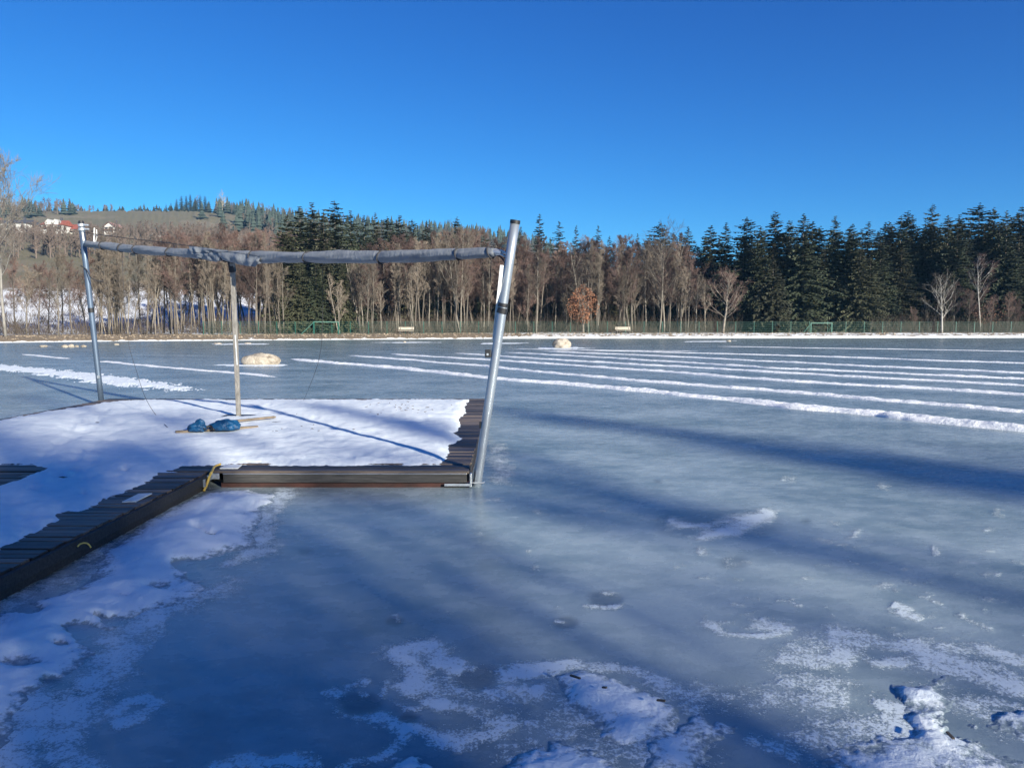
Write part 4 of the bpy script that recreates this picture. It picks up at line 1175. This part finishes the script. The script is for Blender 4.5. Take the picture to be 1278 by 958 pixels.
# spruces: skyline
SK = [(362, 268), (378, 257), (393, 252), (407, 262), (421, 249), (440, 262), (457, 268), (471, 265), (486, 270), (501, 268), (516, 273), (534, 276), (571, 270), (650, 283), (673, 267), (697, 276), (718, 281), (745, 281), (759, 294), (779, 300), (794, 291), (821, 277), (838, 290), (856, 282), (884, 280), (903, 277), (928, 270), (945, 281), (963, 264), (981, 274), (998, 266), (1009, 275), (1037, 269), (1058, 278), (1078, 276), (1099, 277), (1118, 268), (1131, 268), (1156, 255), (1176, 268), (1190, 267), (1214, 253), (1231, 258), (1247, 262), (1266, 257), (1283, 262), (1305, 262), (1328, 258), (1352, 266)]
for i, (u, v) in enumerate(SK):
    if u < 445: off = 12 + (i % 3) * 4
    elif u < 600: off = 44 + (i % 3) * 6
    elif u < 770: off = 52 + (i % 3) * 5
    elif u < 900: off = 38 + (i % 3) * 5
    else: off = 16 + (i % 3) * 5 + (8 if 1090 < u else 0)
    kd = ('thin_spruce', i % 2) if (600 < u < 800) else ('spruce', rr.randrange(6))
    tree_at(kd, u, off, v, sx=rr.uniform(.8, 1.25))
# fill
for u in np.arange(368, 440, 15): tree_at(('spruce', rr.randrange(6)), u + rr.uniform(-4, 4), 9 + rr.uniform(0, 3), 300 + rr.uniform(0, 36))
for u in np.arange(450, 610, 13): tree_at(('spruce', rr.randrange(6)), u + rr.uniform(-4, 4), 38 + rr.uniform(0, 6), 286 + rr.uniform(-4, 14), sx=1.1)
for u in np.arange(640, 920, 15): tree_at(('spruce', rr.randrange(6)), u + rr.uniform(-4, 4), 34 + rr.uniform(0, 6), 312 - (u > 800) * 14 + rr.uniform(-6, 14), sx=1.2)
for u in np.arange(925, 1420, 13): tree_at(('spruce', rr.randrange(6)), u + rr.uniform(-4, 4), 13 + rr.uniform(0, 8) + (5 if u > 1090 else 0), 298 + rr.uniform(-10, 26) - (u > 1100) * 14, sx=1.15)
for u in np.arange(935, 1420, 17): tree_at(('spruce', rr.randrange(6)), u + rr.uniform(-4, 4), 27 + rr.uniform(0, 5), 284 + rr.uniform(-8, 12) - (u > 1100) * 12, sx=1.2)

# labels: counted from a landmark along the shore, per kind
MARK = [(0, 'tallest bare tree at the frame edge'), (101, 'blue-grey pole'), (295, 'wooden post'), (408, 'green goal frame by the bench'), (507, 'bench nearer the leaning pole'), (618, 'leaning pole'), (727, 'rust-leaved young oak'), (826, 'large twin-stemmed tree'), (901, 'slender young tree'), (1024, 'goal frame below the spruces'), (1175, 'white-stemmed young tree')]
KD = {'pole': 'thin straight bare tree', 'tall': 'slim bare tree with pale trunk', 'clump': 'pale multi-stemmed bare tree', 'alder': 'dark-trunked bare tree', 'red': 'reddish twiggy bare tree', 'spruce': 'dark spruce', 'thin_spruce': 'sparse thin-topped spruce', 'birch': 'white birch', 'small_spruce': 'low olive spruce', 'big': 'large pale bare tree'}
TREES.sort(key=lambda t: t[0])
cnt = {}
for u, y, kd, o in TREES:
    if o.get('label'): continue
    mk = [m for m in MARK if m[0] <= u][-1] if u >= 0 else MARK[0]
    key = (kd, mk[1]); cnt[key] = cnt.get(key, 0) + 1; i = cnt[key]
    o['label'] = f'{KD[kd]}, {ORD[min(i, 20) - 1]} past the {mk[1]}'
    o['group'] = 'spruces behind the fence' if 'spruce' in kd else 'bare trees behind the far bank'

# undergrowth
rr = random.Random(13); k = MB()
def twigs_at(p, h, n, lean=.4, rad=.012):
    for _ in range(n):
        a = Vector((rr.gauss(0, lean), rr.gauss(0, lean), 1)).normalized(); q = p + Vector((rr.gauss(0, .5), rr.gauss(0, .5), 0)); l = h * rr.uniform(.4, 1.1)
        e = q + a * l; k.tube([q, q + a * l * .5 + rv(rr, .08), e], [rad, rad * .8, rad * .3], 3, False)
for _ in range(2600):
    u = rr.uniform(-40, 1400); off = rr.uniform(6.0, 15)
    p = bank(u, off)
    if u < 240 and rr.random() < .45: continue
    hh = rr.uniform(1.0, 3.2) if u < 240 else rr.uniform(1.2, 3.6)
    if (920 < u < 1090 or 356 < u < 445) and off < 12: continue
    twigs_at(p, hh, 6 if u < 240 else 7)
for _ in range(300):
    u = rr.uniform(-40, 300); off = rr.uniform(15, 80); p = bank(u, off); twigs_at(p, rr.uniform(1.0, 3.0), 12, .6, .022)
tag(k.build('undergrowth', BRUSH), 'tangled brown winter brush under the trees behind the fence', 'undergrowth', kind='stuff')
k = MB()
for _ in range(1500):
    u = rr.uniform(-60, 1400); off = rr.uniform(1.2, 4.2); p = bank(u, off)
    if rr.random() < .5: twigs_at(p, .22, 5, .5, .012)
    else: k.box(p, (rr.uniform(.08, .35), rr.uniform(.08, .3), rr.uniform(.06, .2)), Matrix.Rotation(rr.uniform(0, 3), 3, 'Z') @ Matrix.Rotation(rr.uniform(-.4, .4), 3, 'X'), .7)
tag(k.build('dry_grass', SLAT), 'dry grass tufts and pebbles along the far bank', 'grass', kind='stuff')

# ------------------------------------------------------------------ hillside
def hill(u, off):
    return bank(u, off)


rr = random.Random(21)
kc = MB(); kb = MB()


def far_conifer(m, p, h, w):
    n = 6; a0 = rr.uniform(0, 6)
    for l in range(6):
        z0 = p.z + h * (.08 + .15 * l); z1 = z0 + h * .24; wr = w * .5 * (1 - l / 6.3) * rr.uniform(.8, 1.2)
        vs = [p + Vector((math.cos(a0 + 6.283 * i / n) * wr * rr.uniform(.7, 1.25), math.sin(a0 + 6.283 * i / n) * wr * rr.uniform(.7, 1.25), z0 - p.z + rr.uniform(-.3, .3))) for i in range(n)] + [Vector((p.x, p.y, z1))]
        m.add(vs, [(i, (i + 1) % n, n) for i in range(n)])


def far_bare(m, p, h):
    m.tube([p, p + Vector((rr.uniform(-.5, .5), 0, h * .95))], [.22, .06], 3, False)
    for _ in range(26):
        f = rr.uniform(.25, .9); q = p + Vector((0, 0, h * f)); a = rr.uniform(0, 6.28); l = h * .30 * (1.15 - f) * rr.uniform(.6, 1.3)
        d = Vector((math.cos(a), math.sin(a), rr.uniform(.5, 1.4))).normalized(); e = q + d * l
        m.tube([q, e], [.10, .05], 3, False)
        for _ in range(3):
            d2 = (d + rv(rr, .8)).normalized(); s_ = q.lerp(e, rr.uniform(.3, 1)); m.tube([s_, s_ + d2 * l * .6], [.06, .03], 3, False)


# wooded belts of the hillside
for _ in range(520):
    u = rr.uniform(-150, 420); off = rr.uniform(185, 300)
    if off > 318 - 0 and u < 60: continue
    if 0 < u < 70 and off > 300: continue
    if fbm(np.array(u * .03), np.array(off * .02), 3, 8) < .38 and off > 230: continue
    far_bare(kb, hill(u, off), rr.uniform(7, 11) * (1 if off < 250 else .7))
for _ in range(150):
    u = rr.uniform(-200, 100); off = rr.uniform(470, 560)
    (far_conifer(kc, hill(u, off), rr.uniform(7, 11), 6) if rr.random() < .35 else far_bare(kb, hill(u, off), rr.uniform(7, 11)))
for _ in range(110):
    u = rr.uniform(150, 278); off = rr.uniform(600, 690); far_conifer(kc, hill(u, off), rr.uniform(3, 6), rr.uniform(3.5, 5))
for _ in range(850):
    u = rr.uniform(-250, 760); off = rr.uniform(585, 700)
    if 150 < u < 278: continue
    if u < 150:
        (far_conifer(kc, hill(u, off), rr.uniform(3, 6), rr.uniform(3, 5)) if rr.random() < .3 else far_bare(kb, hill(u, off), rr.uniform(4, 7))); continue
    if rr.random() < .72 or u > 300: far_conifer(kc, hill(u, off), rr.uniform(4.5, 8.5) + (rr.uniform(0, 4) if u > 270 else 0), rr.uniform(4.5, 7))
    else: far_bare(kb, hill(u, off), rr.uniform(7, 12))
for _ in range(520):
    u = rr.uniform(240, 700); off = rr.uniform(330, 580)
    if u < 300 and off < 560 and rr.random() < .85: continue
    (far_conifer(kc, hill(u, off), rr.uniform(8, 14), 7) if rr.random() < .75 else far_bare(kb, hill(u, off), rr.uniform(9, 14)))
tag(kc.build('distant_forest', NEEDF), 'dark conifer wood along the ridge of the far hill', 'forest', kind='stuff')
tag(kb.build('distant_woods', FARB), 'brown leafless woods on the slope of the far hill', 'woods', kind='stuff')
# the tall clump on the ridge
CT, CC = spruce(400, 18, 7.5, .2, .5, 0, .45); lib(('ridge', 0), (CT, CC), BARK_D, NEEDF, 18); CATN['ridge'] = ('conifer_tree', 'conifer')
for i, (u, v) in enumerate([(208, 258), (214, 254), (220, 252), (227, 247), (233, 243), (239, 243), (244, 241), (250, 245), (256, 242), (262, 243), (267, 250), (198, 259), (190, 261)]):
    p = hill(u, 560); h = zof(v, p.y) - p.z
    place(('ridge', 0), p.x, p.y, p.z - .5, h, rr.uniform(0, 6), f'{ORD[i] if i < 11 else ["shorter", "smallest"][i - 11]} conifer of the tall dark clump on the hill ridge', 'tall conifers clumped on the ridge', .9)
p = hill(283, 520); far = MB(); far_bare(far, p, 20); tag(far.build('lone_tree', FARP), 'lone pale leafless tree on the skyline beside the conifer clump', 'tree')


def house(u0, u1, vbase, veave, vridge, off, roofm, label, gables=0, rows=2, ridge_lr=True, deep=9):
    a = hill(u0, off); b = hill(u1, off); c = (a + b) / 2
    y = c.y; W_ = (D(u1, vbase, y) - D(u0, vbase, y)).length; x = D((u0 + u1) / 2, vbase, y).x
    zb = zof(vbase, y) - 1.5; ze = zof(veave, y); zr = zof(vridge, y)
    O = empty('house', (x, y, zb), label, 'house', 'houses on the hillside')
    dpt = deep
    k = MB(); k.box((x, y + dpt / 2, (zb + ze) / 2), (W_, dpt, ze - zb)); k.build('wall', WALLW, O)
    k = MB(); o_ = .6
    if ridge_lr:
        v8 = [(x - W_ / 2 - o_, y - o_, ze - .1), (x + W_ / 2 + o_, y - o_, ze - .1), (x + W_ / 2 + o_, y + dpt + o_, ze - .1), (x - W_ / 2 - o_, y + dpt + o_, ze - .1), (x - W_ / 2 - o_, y + dpt / 2, zr), (x + W_ / 2 + o_, y + dpt / 2, zr)]
        k.add(v8, [(0, 1, 5, 4), (2, 3, 4, 5), (0, 4, 3), (1, 2, 5), (0, 3, 2, 1)])
    else:
        v8 = [(x - W_ / 2 - o_, y - o_, ze - .2), (x - W_ / 2 - o_, y + dpt + o_, ze - .2), (x + W_ / 2 + o_, y + dpt + o_, ze - .2), (x + W_ / 2 + o_, y - o_, ze - .2), (x, y - o_, zr), (x, y + dpt + o_, zr)]
        k.add(v8, [(0, 4, 5, 1), (3, 2, 5, 4), (1, 5, 2), (0, 1, 2, 3)])
        g = MB(); g.add([(x - W_ / 2, y - .01, ze), (x + W_ / 2, y - .01, ze), (x, y - .01, zr - .3), (x - W_ / 2, y + .5, ze), (x + W_ / 2, y + .5, ze), (x, y + .5, zr - .3)], [(0, 1, 2), (5, 4, 3), (0, 2, 5, 3), (1, 4, 5, 2)]); g.build('gable', WALLW, O)
    rf = k.build('roof', roofm, O)
    k = MB(); k.box((x + W_ * .2, y + dpt / 2, zr + .4), (.9, .9, 1.6)); k.build('chimney', ROOFD, rf)
    n = max(2, int(W_ / 3.2))
    for i in range(gables):
        gx = x - W_ / 2 + W_ * (i + 1) / (gables + 1); g = MB(); gw = 3.0; gh = 2.6; yy = y - .3
        g.add([(gx - gw / 2, yy, ze), (gx + gw / 2, yy, ze), (gx + gw / 2, yy, ze + 1.3), (gx, yy, ze + gh), (gx - gw / 2, yy, ze + 1.3), (gx - gw / 2, yy + 4, ze), (gx + gw / 2, yy + 4, ze), (gx + gw / 2, yy + 4, ze + 1.3), (gx, yy + 4, ze + gh), (gx - gw / 2, yy + 4, ze + 1.3)],
              [(0, 1, 2, 3, 4), (1, 6, 7, 2), (0, 4, 9, 5), (2, 7, 8, 3), (4, 3, 8, 9)]); g.build('dormer', WALLW, rf)
    fl = (ze - zb - 1.5) / rows
    for rw in range(rows):
        for i in range(n):
            wx = x - W_ / 2 + W_ * (i + .5) / n; g = MB(); g.box((wx, y - .02, zb + 1.5 + fl * (rw + .5)), (1.2, .12, fl * .5)); g.build('window', GLASS, O)
    if rows > 1:
        for rw in range(1, rows):
            g = MB(); g.box((x, y - .6, zb + 1.5 + fl * rw), (W_ * .9, 1.2, .35)); g.build('balcony', WOODB, O)
    return O


house(-6, 33, 287, 278.5, 272.5, 330, ROOFD, 'long low white building with dark roof, beside the tallest bare tree', rows=1, deep=12)
house(52, 78, 287.5, 280.5, 273.5, 320, ROOFR, 'large red-roofed white house with two dormers and dark balconies', gables=2, rows=2)
house(84, 98, 291, 286, 278.5, 322, ROOFR, 'smaller red-roofed house next to the big dormered one', rows=2)
house(129.5, 143, 290, 283, 277, 300, ROOFP, 'white house with pinkish roof above the rolled awning', rows=2, ridge_lr=False)
house(-30, -8, 282, 277, 270, 338, ROOFR, 'red-roofed house beyond the frame edge')
for i, (u0, u1, vb_, ve, vr, l) in enumerate([(170, 175, 292, 288, 286, 'first'), (180, 185, 292.5, 288.5, 286, 'second'), (189, 194, 292, 288, 285.5, 'third'), (196, 201, 294, 290, 288, 'fourth'), (228, 236, 296, 293, 291, 'largest')]):
    house(u0, u1, vb_, ve, vr, 290, ROOFP if i % 2 else ROOFD, f'{l} of the tiny white houses above the awning left of the post'.replace(' left of the post', ' near the post'), rows=1, deep=5)

# ------------------------------------------------------------------ trees on the near bank behind the camera: they shade the ice
rr = random.Random(4)
LIB[('shade', 0)] = LIB[('spruce', 0)]; CATN['shade'] = ('spruce_tree', 'spruce'); CATN['shadeb'] = ('bare_tree', 'bare tree')
PER = Vector((.78, .62, 0))
n0 = 0
for (uu, t, h, kd, wx) in [(10.7, 46, 19.5, ('spruce', 1), .75), (5.7, 30, 14.5, ('pole', 2), 1.5), (2.0, 24, 13.5, ('clump', 3), 1.1), (.6, 26, 13.5, ('alder', 0), 1.2), (-.9, 30, 15, ('red', 2), 1.0), (-3.2, 26, 14, ('spruce', 1), .5), (-6.4, 30, 15, ('red', 1), 1.1),
                       (13.8, 60, 20, ('big', 1), 1), (-2.5, 50, 20, ('big', 0), .7), (-5, 52, 22, ('alder', 3), .9), (17.5, 52, 17, ('spruce', 0), .45),
                       (2.4, 14, 5.3, ('red', 0), 1.0), (3.2, 14.5, 4.9, ('alder', 2), .8)]:
    p = PER * uu + SUN * t; z = land_at(p.x, p.y)
    o = place(kd, p.x, p.y, z - .1, h, n0 * 1.7 + .4, f'{KD[kd[0]]} on the near bank behind the viewer, {ORD[n0]} along it', 'trees on the near bank', wx); n0 += 1

# ------------------------------------------------------------------ thin winter haze
k = MB(); k.box((0, 0, 98), (6400, 6400, 204))
HZ = bpy.data.materials.new('winter_haze'); HZ.use_nodes = True; nt = HZ.node_tree; nt.nodes.remove(nt.nodes['Principled BSDF'])
pv = nt.nodes.new('ShaderNodeVolumePrincipled'); pv.inputs['Color'].default_value = (.26, .60, 1.0, 1); pv.inputs['Density'].default_value = .00015
nt.links.new(pv.outputs[0], nt.nodes['Material Output'].inputs['Volume'])
tag(k.build('haze', HZ), 'faint winter haze over the valley', 'haze', kind='stuff')
S.cycles.volume_bounces = 0
